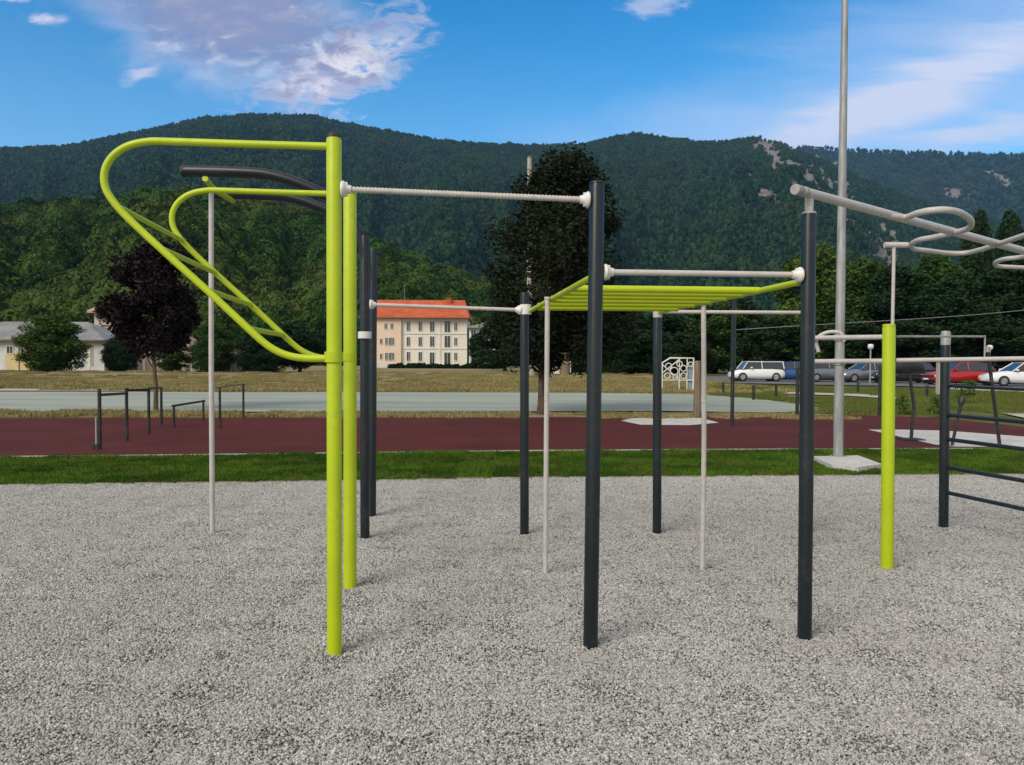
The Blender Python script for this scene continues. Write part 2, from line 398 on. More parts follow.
for v in range(6):
    rnd = random.Random(50+v); mb = MB()
    for i in range(5200):
        r = rnd.choice((.0042,.005,.006,.0065,.0075,.009))*rnd.uniform(.8,1.15)
        peb(mb, rnd.uniform(-.37,.37), rnd.uniform(-.37,.37), rnd.uniform(-.006,.002), r, rnd)
    pm.append(mesh_of(mb, 'pebbles', pebm))
pts = []; rnd = random.Random(3)
for j in range(0, 22):
    y = 1.9+j*.47
    for i in range(-22, 23):
        x = i*.5+rnd.uniform(-.01,.01)
        if abs(x) > .68*y+2.0: continue
        if y > yat(GR, x)-.36: y_ = yat(GR, x)-.40
        else: y_ = y
        if y-y_ > .5: continue
        pts.append((x+rnd.uniform(-.05,.05), y_+(0 if y_ != y else rnd.uniform(-.05,.05)), rnd.uniform(-.002,.002), 1.0, rnd.randrange(4)*math.pi/2 if y_ != y or y > yat(GR,x)-.8 else rnd.random()*6.28, rnd.uniform(.9,1.1)))
scatter('gravel', pts, proto_col('gravel_patch', pm), None)

# lawn strip
def lawn_ground():
    m, nt, b = new_mat('lawn_ground'); co = coords(nt); n = nnoise(nt, co, 1.2, 6); n2 = nnoise(nt, co, 30, 3, .7)
    c = nmix(nt, n.step(.3,.7), (.028,.075,.010), (.05,.115,.018)); c = nmix(nt, n2.step(.4,.7)*.5, c, (.025,.04,.01))
    nt.links.new(c, b.inputs['Base Color']); b.inputs['Roughness'].default_value = .95; bump(nt, b, n2, 1., .03); return m
sheet('lawn', None, lawn_ground(), -.02, world=[(-40,GR[0].y)]+[(p.x,p.y) for p in GR]+[(40,GR[-1].y),(40,TR[-1].y)]+[(p.x,p.y) for p in reversed(TR)]+[(-40,TR[0].y)])
def tuft(rnd, n, hw, h, mat, wd=.004):
    mb = MB()
    for i in range(n):
        x, y = rnd.uniform(-hw,hw), rnd.uniform(-hw,hw); a_ = rnd.random()*6.28; hh = h*rnd.uniform(.5,1.2)
        lx, ly = rnd.uniform(-.5,.5)*hh, rnd.uniform(-.5,.5)*hh; dx, dy = math.cos(a_)*wd, math.sin(a_)*wd
        mb.add([(x-dx,y-dy,0),(x+dx,y+dy,0),(x+dx*.7+lx*.4,y+dy*.7+ly*.4,hh*.6),(x-dx*.7+lx*.4,y-dy*.7+ly*.4,hh*.6),(x+lx,y+ly,hh)], [(0,1,2,3),(3,2,4)])
    return mesh_of(mb, 'blades', mat)
gp = proto_col('lawn_patch', [tuft(random.Random(k), 1500, .27, .05, M['grass'], .005) for k in range(3)])
pts = []; rnd = random.Random(5)
for i in range(-26, 27):
    x = i*.5; y0 = yat(GR, x)+.24; y1 = yat(TR, x)-.24; n = int((y1-y0)/.45)+1
    for j in range(n+1):
        y = y0+(y1-y0)*j/n; pts.append((x, y, -.01, 1, rnd.randrange(4)*math.pi/2, rnd.uniform(.75,1.3)))
scatter('lawn_grass', pts, gp, None)
# low concrete edging between gravel and lawn
mb = MB(); E1 = [Vector((-30,GR[0].y,0))]+GR+[Vector((30,GR[-1].y,0))]
for p, q in zip(E1, E1[1:]):
    mb.add([(p.x,p.y-.03,-.05),(q.x,q.y-.03,-.05),(q.x,q.y+.03,-.05),(p.x,p.y+.03,-.05),(p.x,p.y-.03,.008),(q.x,q.y-.03,.008),(q.x,q.y+.03,.008),(p.x,p.y+.03,.008)], [(4,5,6,7),(0,1,5,4),(2,3,7,6)])
M['edging'] = paint('edging', (.30,.26,.21), .9, .25, 2, bmp=.4)
tag(mb.build('kerb', M['edging']), kind='structure')
mb = MB(); E1 = [Vector((-30,TR[0].y,0))]+TR+[Vector((30,TR[-1].y,0))]
for p, q in zip(E1, E1[1:]):
    mb.add([(p.x,p.y-.04,-.05),(q.x,q.y-.04,-.05),(q.x,q.y+.04,-.05),(p.x,p.y+.04,-.05),(p.x,p.y-.04,.02),(q.x,q.y-.04,.02),(q.x,q.y+.04,.02),(p.x,p.y+.04,.02)], [(4,5,6,7),(0,1,5,4),(2,3,7,6)])
tag(mb.build('track_kerb', M['concrete']), kind='structure')

def trackmat():
    m, nt, b = new_mat('red_rubber'); co = coords(nt); n = nnoise(nt, co, .6, 6, .6); n2 = nnoise(nt, co, 60, 3, .7); n3 = nnoise(nt, nmap(nt, co, (.3,3,1)), 1.3, 5)
    c = nmix(nt, n.step(.3,.7), (.070,.013,.011), (.100,.020,.016)); c = nmix(nt, n2.step(.5,.75)*.5, c, (.07,.02,.02))
    c = nmix(nt, n3.step(.66,.74)*.35, c, (.17,.08,.07))
    nt.links.new(c, b.inputs['Base Color']); b.inputs['Roughness'].default_value = .9; b.inputs['Specular IOR Level'].default_value = .2; bump(nt, b, n2, .5, .005); return m
far = [(-120,418),(0,418),(512,417.5),(700,416.5),(860,415),(940,418),(1024,427),(1100,437)]
farw = [G(*p) for p in far]
sheet('running_track', None, trackmat(), .004, world=[(-40,TR[0].y)]+[(p.x,p.y) for p in TR]+[(30,TR[-1].y)]+[(30,farw[-1].y-.2)]+[(p.x,p.y) for p in reversed(farw)]+[(-40,farw[0].y)])
sheet('track_slab', [(621,421),(632,418.5),(655,417.8),(700,418.2),(719,423),(690,425.5),(640,425)], M['concrete'], .010)
sheet('jump_runway', [(868,430),(900,430),(945,431),(1024,437),(1090,444),(1090,449),(1024,447.5),(955,447),(935,445),(893,435.5)], M['concrete'], .010)
def roadmat():
    m, nt, b = new_mat('pale_asphalt'); co = coords(nt); n = nnoise(nt, nmap(nt, co, (.15,1,1)), .7, 6, .6); n2 = nnoise(nt, co, 25, 3, .7)
    c = nmix(nt, n.step(.3,.7), (.25,.29,.235), (.38,.40,.32)); c = nmix(nt, n2.step(.45,.7)*.35, c, (.15,.17,.16))
    nt.links.new(c, b.inputs['Base Color']); b.inputs['Roughness'].default_value = .9; return m
sheet('road', [(-300,412.5),(0,412),(512,411.5),(660,411),(770,412.5),(835,410.5),(800,405),(760,399),(700,394.5),(600,393),(512,392.5),(0,392),(-300,392)], roadmat(), .006)
sheet('road_verge', [(-300,390.6),(-300,388.5),(512,389),(640,389.5),(640,391.2),(512,391)], paint('verge_line', (.42,.38,.30), .9, .2, 1), .006)
sheet('path', [(780,393.5),(850,396),(920,401),(975,408),(1024,418),(1110,435),(1110,428),(1024,409.5),(975,403),(930,398.5),(860,394.2),(790,392.2)], paint('path_concrete', (.46,.41,.34), .9, .15, 1), .012)
sheet('car_park', [(690,381.5),(800,384),(900,386),(1024,389.5),(1250,397),(1250,377),(1024,375),(690,374)], paint('car_park_asphalt', (.13,.13,.13), .9, .2, .8), .03)
mb = MB(); kp = [G(940,389), G(1024,392.5), G(1160,398)]
for p, q in zip(kp, kp[1:]):
    mb.add([(p.x,p.y,-.05),(q.x,q.y,-.05),(q.x,q.y+.15,-.05),(p.x,p.y+.15,-.05),(p.x,p.y,.12),(q.x,q.y,.12),(q.x,q.y+.15,.12),(p.x,p.y+.15,.12)], [(4,5,6,7),(0,1,5,4),(2,3,7,6),(0,4,7,3),(1,2,6,5)])
tag(mb.build('car_park_kerb', M['concrete']), kind='structure')
# dry verge and field tufts
dp = proto_col('dry_patch', [tuft(random.Random(20+k), 500, .5, .13, M['drygrass'], .012) for k in range(3)])
gp2 = proto_col('green_patch', [tuft(random.Random(30+k), 500, .5, .10, M['verge'], .012) for k in range(3)])
pts = []; pg = []; rnd = random.Random(8)
for i in range(-36, 36):
    for dy in (0.3, 1.0, 1.6):
        x = i*.75+rnd.uniform(-.2,.2); y = 21.2+dy
        if x > 9: break
        if rnd.random() < .8: pts.append((x, y, -.02, .8, rnd.random()*6.28, rnd.uniform(.5,.9)))
for k in range(3800):
    y = 37.5+62*rnd.random()**1.5; x = rnd.uniform(-.75,.75)*y
    g = x > .16*y+5+rnd.uniform(-3,3)
    if g or noise.noise(Vector((x*.015, y*.8, 5))) < -.02: continue
    pts.append((x, y, zg(y)-.03, 1.3, rnd.random()*6.28, rnd.uniform(.5,1.5)))
for k in range(1700):
    px = rnd.uniform(715, 1120); py = 384+34*rnd.random()**.9; p = G(px, py)
    road_top = 394+ (px-700)*.11
    if px < 830 and 394+(px-700)*.085 < py < 413: continue
    pc = 395+max(0,(px-850))*.13
    if px > 780 and abs(py-pc) < 2.5: continue
    if px > 930 and py > 405+(px-930)*.18: continue
    if py > 413: continue
    if py < 386+(px-800)*.02: continue
    pg.append((p.x, p.y, zg(p.y)-.03, .9, rnd.random()*6.28, rnd.uniform(.5,1.1)))
scatter('dry_grass', pts, dp, None); scatter('verge_grass', pg, gp2, None)

# ------------------------------------------------------------ hills
def ridge(pix):
    L = []
    for p in pix:
        d = ray(*p); L.append((math.atan2(d.x, d.y), d.z/math.hypot(d.x, d.y)))
    return L
def lerp(L, a):
    if a <= L[0][0]: return L[0][1]
    for (x0,y0),(x1,y1) in zip(L, L[1:]):
        if a <= x1:
            t = (a-x0)/(x1-x0); return y0+(y1-y0)*t
    return L[-1][1]
def rockdist(px, py, line):
    best = 1e9
    for (x0,y0),(x1,y1) in zip(line, line[1:]):
        dx, dy = x1-x0, y1-y0; t = max(0, min(1, ((px-x0)*dx+(py-y0)*dy)/(dx*dx+dy*dy)))
        best = min(best, math.hypot(px-x0-dx*t, py-y0-dy*t))
    return best
ROCKS = [([(765,150),(785,160),(805,172),(828,184),(845,200),(850,215)], 19), ([(880,228),(888,245),(884,262)], 17), ([(752,185),(768,198),(780,207)], 7), ([(945,190),(958,194),(970,200)], 4.5), ([(985,172),(1010,184)], 3.5)]
def project(p):
    v = CR.transposed() @ (p-CP); return (CX-v.x/v.z*F, CY+v.y/v.z*F)
class Hill:
    def __init__(s, pix, r0, rR, amp, off, power=1.15, treeh=0, rough=.006):
        s.L = ridge(pix); s.r0 = r0; s.rR = rR; s.amp = amp; s.off = off; s.p = power; s.th = treeh; s.rough = rough
    def z(s, a, r):
        top = lerp(s.L, a)*s.rR+CAMZ-s.th
        top += noise.noise(Vector((a*60, s.off, 0)))*top*s.rough
        t = (r-s.r0)/(s.rR-s.r0)
        x, y = math.sin(a)*r, math.cos(a)*r
        if t <= 0: return -3.0+t*10
        if t <= 1:
            base = top*(t**s.p)
            g = noise.fractal(Vector((a*9+s.off, r/s.rR*1.6, s.off)), .9, 2.1, 5)
            rid = 1-abs(noise.noise(Vector((a*14+s.off*2, r/s.rR*1.2, 4))))*2
            return base-3+(g*1.0+(rid-.5)*.8)*s.amp*math.sin(math.pi*min(1,t*1.02))**.8*(1-t*.55)
        return top-3-(r-s.rR)*.35*(1+t*.2)
    def rock(s, p):
        px, py = project(p); best = 0
        for line, wd in ROCKS:
            d = rockdist(px, py, line)
            nn = noise.fractal(Vector((px*.10, py*.10, 3)), .8, 2.1, 4)
            best = max(best, 1-(d/wd)+nn*1.2+noise.noise(Vector((px*.45, py*.45, 9)))*.7-.05)
        return max(0, min(1, best))
    def mesh(s, name, mat, na, nr, a0, a1, rock=False, rend=1.25):
        vs = []; fs = []; rk = []
        for j in range(nr+1):
            r = s.r0+(s.rR*rend-s.r0)*(j/nr)
            for i in range(na+1):
                a = a0+(a1-a0)*i/na; p = Vector((math.sin(a)*r, math.cos(a)*r, s.z(a, r))); vs.append(p)
                rk.append(s.rock(p) if rock else 0)
        for j in range(nr):
            for i in range(na): fs.append((j*(na+1)+i, j*(na+1)+i+1, (j+1)*(na+1)+i+1, (j+1)*(na+1)+i))
        me = bpy.data.meshes.new(name); me.from_pydata(vs, [], fs); me.polygons.foreach_set('use_smooth', [True]*len(fs)); me.materials.append(mat)
        at = me.attributes.new('rock', 'FLOAT', 'POINT'); at.data.foreach_set('value', rk)
        o = bpy.data.objects.new(name, me); COL.objects.link(o); o['kind'] = 'structure'; return o
    def trees(s, n, a0, a1, rmin, rmax, size, seed, rock=False, keep=None):
        rnd = random.Random(seed); P = []
        while len(P) < n:
            r = math.sqrt(rnd.uniform(rmin*rmin, rmax*rmax)); a = rnd.uniform(a0, a1)
            p = Vector((math.sin(a)*r, math.cos(a)*r, s.z(a, r)))
            if rock and s.rock(p) > rnd.uniform(.05,1.0): continue
            if noise.noise(p*.004) < -.42 and rnd.random() < .6: continue
            k = size*rnd.uniform(.65,1.3); P.append((p.x, p.y, p.z-.3*k*.1, k, rnd.random()*6.28, k*rnd.uniform(.8,1.25)))
        return P
def hillmat(name, c1, c2, rockc=(.26,.235,.21)):
    m, nt, b = new_mat(name); co = coords(nt); n = nnoise(nt, co, .006, 6); n2 = nnoise(nt, co, .05, 5, .7)
    c = nmix(nt, n.step(.35,.65), c1, c2); c = nmix(nt, n2.step(.4,.7)*.5, c, tuple(x*.5 for x in c1))
    at = nt.nodes.new('ShaderNodeAttribute'); at.attribute_name = 'rock'
    rc = nmix(nt, n2.step(.35,.65), tuple(x*.6 for x in rockc), rockc)
    c = nmix(nt, E(nt, at.outputs['Fac']).step(.1,.45), c, rc)
    nt.links.new(c, b.inputs['Base Color']); b.inputs['Roughness'].default_value = .95; b.inputs['Specular IOR Level'].default_value = .05
    bump(nt, b, n2, 1., 6); return m
main = Hill([(-500,190),(-250,165),(-100,150),(0,147),(60,145),(120,135),(200,117),(250,113),(310,114),(345,122),(400,132),(450,140),(520,144),(580,143),(605,137),(635,132),(690,139),(715,141),(760,136),(785,144),(820,158),(860,176),(900,193),(960,214),(1024,232),(1200,262),(1500,300)], 650, 2600, 95, 1.7, 1.12, 5)
farh = Hill([(300,170),(600,165),(700,155),(800,146),(850,149),(900,151),(1024,154),(1200,158),(1500,180)], 2700, 4600, 120, 7.3, 1.0, 6)
foot = Hill([(-500,215),(-150,205),(0,203),(60,199),(110,196),(160,188),(230,192),(300,206),(360,232),(430,262),(520,292),(620,322),(720,348),(1500,356)], 190, 520, 16, 4.1, .95, 6, rough=.05)
main.mesh('mountain', hillmat('mountain_ground', (.020,.046,.026), (.036,.066,.034)), 420, 150, R(-42), R(42), True)
farh.mesh('far_mountain', hillmat('far_mountain_ground', (.022,.044,.028), (.036,.062,.036)), 200, 60, R(-12), R(44), True)
foot.mesh('foothill', hillmat('foothill_ground', (.025,.055,.014), (.045,.08,.02)), 200, 60, R(-44), R(30))
def puff(seed, conic, mat, n=46, qs=(.07,.13)):
    rnd = random.Random(seed); mb = MB()
    bm = bmesh.new(); bmesh.ops.create_icosphere(bm, subdivisions=1, radius=1)
    vs = []
    for v in bm.verts:
        k = rnd.uniform(.75,1.05); z = v.co.z; w_ = (1-(z*.5+.5)*.55) if conic else 1
        vs.append((v.co.x*.42*k*w_, v.co.y*.42*k*w_, .5+z*.5*k))
    mb.add(vs, [tuple(x.index for x in f.verts) for f in bm.faces]); bm.free()
    for i in range(n):
        t = rnd.uniform(-.9,1); a_ = rnd.random()*6.28; rr = math.sqrt(max(0,1-t*t))*.46*(1-(t*.5+.5)*.5 if conic else 1)+.02
        c = Vector((math.cos(a_)*rr, math.sin(a_)*rr, .5+t*.5)); s_ = rnd.uniform(*qs)
        u = Vector((rnd.uniform(-1,1),rnd.uniform(-1,1),rnd.uniform(-1,1))).normalized(); v_ = u.orthogonal().normalized()
        mb.add([c+u*s_, c+v_*s_, c-u*s_, c-v_*s_*.8], [(0,1,2,3)])
    return mesh_of(mb, 'tree_form', mat)
A0, A1 = R(-42), R(42)
tc = proto_col('mountain_tree', [puff(60+k, k%2, M['leaf_teal'], 26) for k in range(5)])
hc = proto_col('hill_tree', [puff(80+k, k==0, M['leaf_hill'], 420, (.03,.065)) for k in range(5)])
scatter('mountain_forest', main.trees(85000, A0, A1, 700, 2640, 9.5, 1, True)+farh.trees(13000, R(4), A1, 3300, 4640, 17, 2, True), tc, None)
scatter('foothill_forest', foot.trees(13000, A0, R(24), 200, 535, 7.5, 3), hc, None)

# ------------------------------------------------------------ trees near enough to tell apart
def crown_mesh(seed, rx, rz, cz, nl, leaf, mat, shape='round', nc=46):
    rnd = random.Random(seed); mb = MB(); cl = []
    for i in range(nc):
        t = rnd.uniform(-1,1); a_ = rnd.random()*6.28
        if shape == 'cone': w_ = .22+.78*(1-(t*.5+.5))**.8
        elif shape == 'ragged': w_ = math.sqrt(max(0,1-t*t))**.8*(1.0-.22*t)*(.78+.75*noise.noise(Vector((a_*1.2,t*3,seed))))
        elif shape == 'bush': w_ = math.sqrt(max(0,1-t*t))**.6*(1-.12*t)
        elif shape == 'plum': w_ = math.sqrt(max(0,1-t*t))**.6*(1.0-.25*t)
        else: w_ = math.sqrt(max(0,1-t*t))**.75
        q = rnd.random()**.5*w_
        cl.append((Vector((math.cos(a_)*q*rx*.9, math.sin(a_)*q*rx*.9, cz+t*rz*.93)), (rnd.uniform(.16,.34) if shape not in ('bush','ragged') else rnd.uniform(.11,.26) if shape == 'ragged' else rnd.uniform(.20,.30))*rx*(1 if shape != 'cone' else .55+.6*w_)))
    for i in range(nl):
        c, r = cl[rnd.randrange(nc)]
        d = Vector((rnd.gauss(0,1), rnd.gauss(0,1), rnd.gauss(0,.8))).normalized()*r*rnd.random()**.33*rnd.choice((1,1,1,1.25))
        p = c+d; s_ = leaf*rnd.uniform(.6,1.3)
        u = (Vector((rnd.gauss(0,1), rnd.gauss(0,1), rnd.gauss(0,.5)))+d.normalized()*.2).normalized(); v_ = u.cross(Vector((rnd.gauss(0,1),rnd.gauss(0,1),rnd.gauss(0,1)))).normalized()
        mb.add([p+u*s_, p+v_*s_*.55, p-u*s_, p-v_*s_*.55], [(0,1,2,3)])
    return mesh_of(mb, 'crown', mat), cl
def trunk_mesh(seed, h, r, cl, mat, n_limb=7):
    rnd = random.Random(seed); mb = MB()
    pts = [Vector((rnd.uniform(-.03,.03)*h*(i/6), rnd.uniform(-.03,.03)*h*(i/6), h*i/6)) for i in range(7)]
    pts[0] = Vector((0,0,-.1)); mb.tube(crv(pts,3), [r*(1.25 if i == 0 else 1)*(1-.75*i/18) for i in range(19)], 9)
    for c, rr in rnd.sample(cl, min(n_limb, len(cl))):
        s0 = Vector((0,0,min(h*.8, max(h*.35, c.z*.6)))); mid = (s0+c)/2+Vector((0,0,-.05*h))
        mb.tube(crv([s0,mid,c],4), [r*.4*(1-.8*i/8) for i in range(9)], 6)
    return mesh_of(mb, 'trunk', mat)
def tree_obj(name, loc, crown, trunk, s, rz, label, cat='tree', group=None, sz=None):
    t = empty(name, loc, rz); t.scale = (s, s, sz or s)
    for nm, me in (('crown', crown), ('trunk', trunk)):
        o = bpy.data.objects.new(nm, me); COL.objects.link(o); o.parent = t
    tag(t, label, cat, group); return t
# big dark tree in the middle, plum on the left
b0 = G(541,413)
cm, cl = crown_mesh(11, 2.85, 3.0, 4.25, 46000, .065, M['leaf_conifer'], 'ragged', nc=88)
for v_ in cm.vertices: v_.co.x += .62
cl = [(c_+Vector((.62,0,0)), r_) for c_, r_ in cl]
tree_obj('dark_tree', b0, cm, trunk_mesh(11, 5.6, .12, cl, M['bark'], 16), 1, 0, 'tall dark ragged tree in the middle standing alone beyond the red track', group=None)
b1 = G(153,410)
cm, cl = crown_mesh(12, 1.42, 1.5, 3.35, 26000, .07, M['leaf_dark'], 'plum')
tree_obj('plum_tree', b1+Vector((.08,0,0)), cm, trunk_mesh(12, 3.3, .075, cl, M['bark'], 12), 1, 1.2, 'dark purple-leaved tree with a thin trunk beyond the black bars on the left')
# generic set for the tree belt
GEN = []
for k in range(6):
    mat = [M['leaf_deep'], M['leaf_green'], M['leaf_deep'], M['leaf_bright'], M['leaf_deep'], M['leaf_conifer']][k]
    cm, cl = crown_mesh(30+k, 3.3, 4.3, 5.3, 24000, .17, mat, 'cone' if k == 4 else 'round', nc=64)
    GEN.append((cm, trunk_mesh(30+k, 6.5, .22, cl, M['bark'], 8)))
cm, cl = crown_mesh(51, 3.3, 4.4, 4.6, 36000, .15, M['leaf_green'], 'bush', nc=170)
GEN.append((cm, trunk_mesh(51, 5, .22, cl, M['bark'], 8)))
cm, cl = crown_mesh(52, 3.3, 4.4, 4.6, 36000, .15, M['leaf_deep'], 'bush', nc=170)
GEN.append((cm, trunk_mesh(52, 5, .22, cl, M['bark'], 8)))
def belt(px, ptop, wd, Y, k, label, name='leafy_tree', group='trees of the dark belt below the mountain', cat='tree'):
    p = D(px, 360, Y); z0 = zg(Y); top = D(px, ptop, Y).z; h = top-z0
    sx_ = wd*Y/800/5.9
    tree_obj(name, Vector((p.x, Y, z0-.1)), GEN[k][0], GEN[k][1], sx_, random.random()*6.28, label, cat, group, sz=h/9.8)
# (px, top y, width px, depth, kind)
BL = [
 (505,318,56,118,0,'dark leafy tree just right of the pale building'),
 (560,288,80,112,5,'very dark tree filling the gap behind the middle dark tree trunk'),
 (612,300,70,115,0,'deep green tree right of the middle dark tree, left of the white openwork frame'),
 (640,330,58,90,2,'low bushy dark tree over the pale shed, behind the dry field'),
 (668,312,72,100,2,'rounded green tree behind the white openwork frame'),
 (716,304,70,98,1,'green tree behind the tall slim dark lamp post'),
 (745,300,84,110,0,'deep green tree above the blue car, back row'),
 (775,318,64,82,2,'dark bushy tree directly behind the blue hatchback'),
 (822,250,84,92,3,'bright green broad tree between the dark post and the tall pale mast'),
 (868,262,80,88,1,'broad green tree just right of the tall pale mast'),
 (905,268,78,82,0,'dark green tree behind the thin white T-shaped bar'),
 (938,256,84,90,1,'green tree rising behind the grey-capped dark post'),
 (975,213,44,98,4,'pointed conifer, left of the two rising above the white wave ladder'),
 (1008,212,46,94,4,'pointed conifer at the right edge, above the white wave ladder'),
 (965,275,84,78,0,'leafy deep green tree behind the red car'),
 (1020,258,92,80,2,'large deep green tree behind the white car at the right edge'),
 (850,318,70,72,2,'low dark bush-like tree at the foot of the tall pale mast, behind the silver cars'),
 (912,322,74,70,0,'low deep green tree close behind the dark parked car'),
 (995,318,84,70,2,'low deep green tree between the red car and the white car'),
 (1090,250,110,84,1,'wide green tree cut off by the right edge of the view'),
 (690,332,52,80,0,'small dark tree behind the white pole under the lime ladder'),
 (585,335,54,100,2,'low dark tree beside the pale shed, near the field edge'),
]
random.seed(21)
for px, pt, wd, Y, k, lb in BL: belt(px, pt, wd, Y, k, lb, name='conifer' if k == 4 else 'leafy_tree')
LL = [
 (53,311,56,94,6,'round dark green shrub-like tree in front of the long grey-roofed building'),
 (120,334,30,99,7,'leafy bush between the grey-roofed building and the ruined house'),
 (213,320,40,97,6,'round green tree above the white board fence on the left'),
 (262,328,48,95,7,'wide dark bush right of the white board fence'),
 (300,322,56,100,0,'dark tree under the end of the lime climbing frame'),
 (172,345,34,96,1,'low bush behind the plum tree trunk, left of the board fence'),
 (478,334,22,150,2,'small slender tree at the right end of the pale building'),
 (493,350,30,140,1,'low green bush beside the pale building, near the field'),
 (330,318,36,120,0,'dark tree hidden mostly behind the near lime post'),
]
for px, pt, wd, Y, k, lb in LL: belt(px, pt, wd, Y, k, lb, name='leafy_bush', group='trees and bushes around the distant buildings')
# hedge bushes along the far edge of the field
hb, _ = crown_mesh(77, .9, .55, .5, 900, .16, M['leaf_deep'])
mbh = None
root = tag(empty('hedge', (0,0,0)), 'low clipped hedge running along the front of the pale building', 'hedge')
for i in range(26):
    o = bpy.data.objects.new('hedge_clump', hb); COL.objects.link(o); o.parent = root
    p = D(392+i*4.3, 368, 152); o.location = (p.x, 152+random.uniform(-.5,.5), -.5); o.scale = (1.1,1,random.uniform(.5,1.0)); o.rotation_euler.z = random.random()*6
root = tag(empty('boundary_hedge', (0,0,0)), 'dark low hedge at the far edge of the dry field, right of the pale building', 'hedge')
for i in range(34):
    o = bpy.data.objects.new('hedge_clump', hb); COL.objects.link(o); o.parent = root
    p = D(560+i*4.6, 368, 98); o.location = (p.x, 98+random.uniform(-.5,.5), zg(98)-.05); o.scale = (.9,1,random.uniform(1.0,2.2)); o.rotation_euler.z = random.random()*6

# ------------------------------------------------------------ buildings
def window(root, x, z, w_, h_, y, mat=None, frame=.12, name='window'):
    f = MB(); t = frame
    f.box((x-w_/2-t,y-.10,z-h_/2-t),(x+w_/2+t,y-.02,z-h_/2)); f.box((x-w_/2-t,y-.10,z+h_/2),(x+w_/2+t,y-.02,z+h_/2+t))
    f.box((x-w_/2-t,y-.09,z-h_/2),(x-w_/2,y-.02,z+h_/2)); f.box((x+w_/2,y-.09,z-h_/2),(x+w_/2+t,y-.02,z+h_/2))
    f.box((x-.03,y-.08,z-h_/2),(x+.03,y-.045,z+h_/2))
    fo = part(f, name, M['trim'], root)
    g = MB().box((x-w_/2,y-.042,z-h_/2),(x+w_/2,y-.015,z+h_/2)); sub(g, 'pane', M['glass'], root, fo)
def hip(x0,x1,y0,y1,z0,z1,inx,iny=None,th=.25):
    ym = (y0+y1)/2; mb = MB()
    vs = [(x0,y0,z0),(x1,y0,z0),(x1,y1,z0),(x0,y1,z0),(x0+inx,ym,z1),(x1-inx,ym,z1)]
    vs += [(x,y,z-th) for x,y,z in vs[:4]]
    mb.add(vs, [(0,1,5,4),(1,2,5),(2,3,4,5),(3,0,4),(0,6,7,1),(1,7,8,2),(2,8,9,3),(3,9,6,0),(6,9,8,7)]); return mb
# pale three-storey building
YB = 160.0; zb = -.5
def bx(px): return D(px, 345, YB).x
def bz(py, px=420): return D(px, py, YB).z
root = tag(empty('apartment_building', (bx(420), YB, zb)), 'cream and peach three-storey building with an orange tiled roof across the field', 'building')
xl, xm, xr = bx(362), bx(401.5), bx(467); zt = bz(318.5)
part(MB().box((xm,YB,zb-1),(xr,YB+12,zt)), 'wall', M['cream'], root)
part(MB().box((xl,YB-.6,zb-1),(xm,YB+11.5,zt)), 'wing_wall', M['peach'], root)
mb = MB()
for py in (333.5, 348.5): mb.box((xm,YB-.12,bz(py)-.12),(xr,YB-.002,bz(py)+.12))
mb.box((xm-.1,YB-.2,zb),(xm+.25,YB-.003,zt-.1)); mb.box((xm,YB-.25,zt-.5),(xr,YB-.003,zt-.05))
mb.box((bx(440)-.2,YB-.15,zb),(bx(440)+.15,YB-.003,zt-.55))
part(mb, 'cornice', M['trim'], root)
part(hip(bx(360.5), bx(469.5), YB-1.4, YB+13, zt+.25, bz(298), 1.3, th=.3), 'roof', M['redtile'], root)
ro = [o for o in root.children if o.name.startswith('roof')][0]
sub(MB().box((bx(447)-.5,YB+4,bz(304)),(bx(447)+.5,YB+5,bz(296.5))).box((bx(447)-.65,YB+3.85,bz(296.5)),(bx(447)+.65,YB+5.15,bz(296))), 'chimney', M['redtile'], root, ro)
part(MB().tube([(bx(400.5),YB+6,bz(300)),(bx(400.5),YB+6,bz(283))],.09,6), 'antenna', M['wood'], root)
mb = MB().box((bx(360.5),YB-1.5,zt+.02),(bx(469.5),YB-1.38,zt+.2)); part(mb, 'gutter', M['wood'], root)
for py in (326.5, 341.5, 356.5):
    for px, w_, h_ in ((408.4,.6,1.75),(420.3,.65,1.75),(432.2,.85,2.0),(447.4,1.1,2.25),(455.7,.55,1.5)):
        if py > 350 and px in (432.2, 447.4): continue
        window(root, bx(px), bz(py), w_, h_, YB)
    for px, w_, h_ in ((386.3,.5,1.1),(392.3,.5,1.1)) if py < 330 else ((387.0,.5,1.4),(390.4,.5,1.4),(393.2,.5,1.4)):
        window(root, bx(px), bz(py), w_, h_, YB-.6, frame=.1)
    if py > 330: window(root, bx(381.6), bz(py), .45, 1.0, YB-.6, frame=.1)
for px, w_ in ((432.2,.9),(447.4,1.2)):
    window(root, bx(px), bz(359), w_, 2.6, YB, name='door')
part(MB().box((bx(440)-.9,YB-1.6,zb),(bx(440)+.9,YB-.005,zb+.5)).box((bx(434),YB-1.2,zb),(bx(437),YB-.2,zb+.35)), 'front_steps', M['trim'], root)
part(MB().box((bx(376),YB-.75,zb),(bx(401),YB-.605,zb+.9)), 'plinth', M['greywall'], root)
# white house half behind trees
root = tag(empty('white_house', (bx(490),158,zb)), 'white house half hidden by trees right of the orange-roofed building', 'building')
part(MB().box((bx(469.5),158,zb-1),(bx(502),168,bz(327))), 'wall', M['greywall'], root)
part(hip(bx(468), bx(504),157,169,bz(327),bz(322),3), 'roof', M['greytile'], root)
part(MB().box((bx(470),156.6,bz(341)),(bx(494),158-.01,bz(340))).box((bx(470),156.7,bz(355)),(bx(500),158-.01,bz(354))), 'balcony', M['trim'], root)
for px in (474,482,490):
    for py in (334,348,361): window(root, bx(px), bz(py), .9, 1.5, 158)
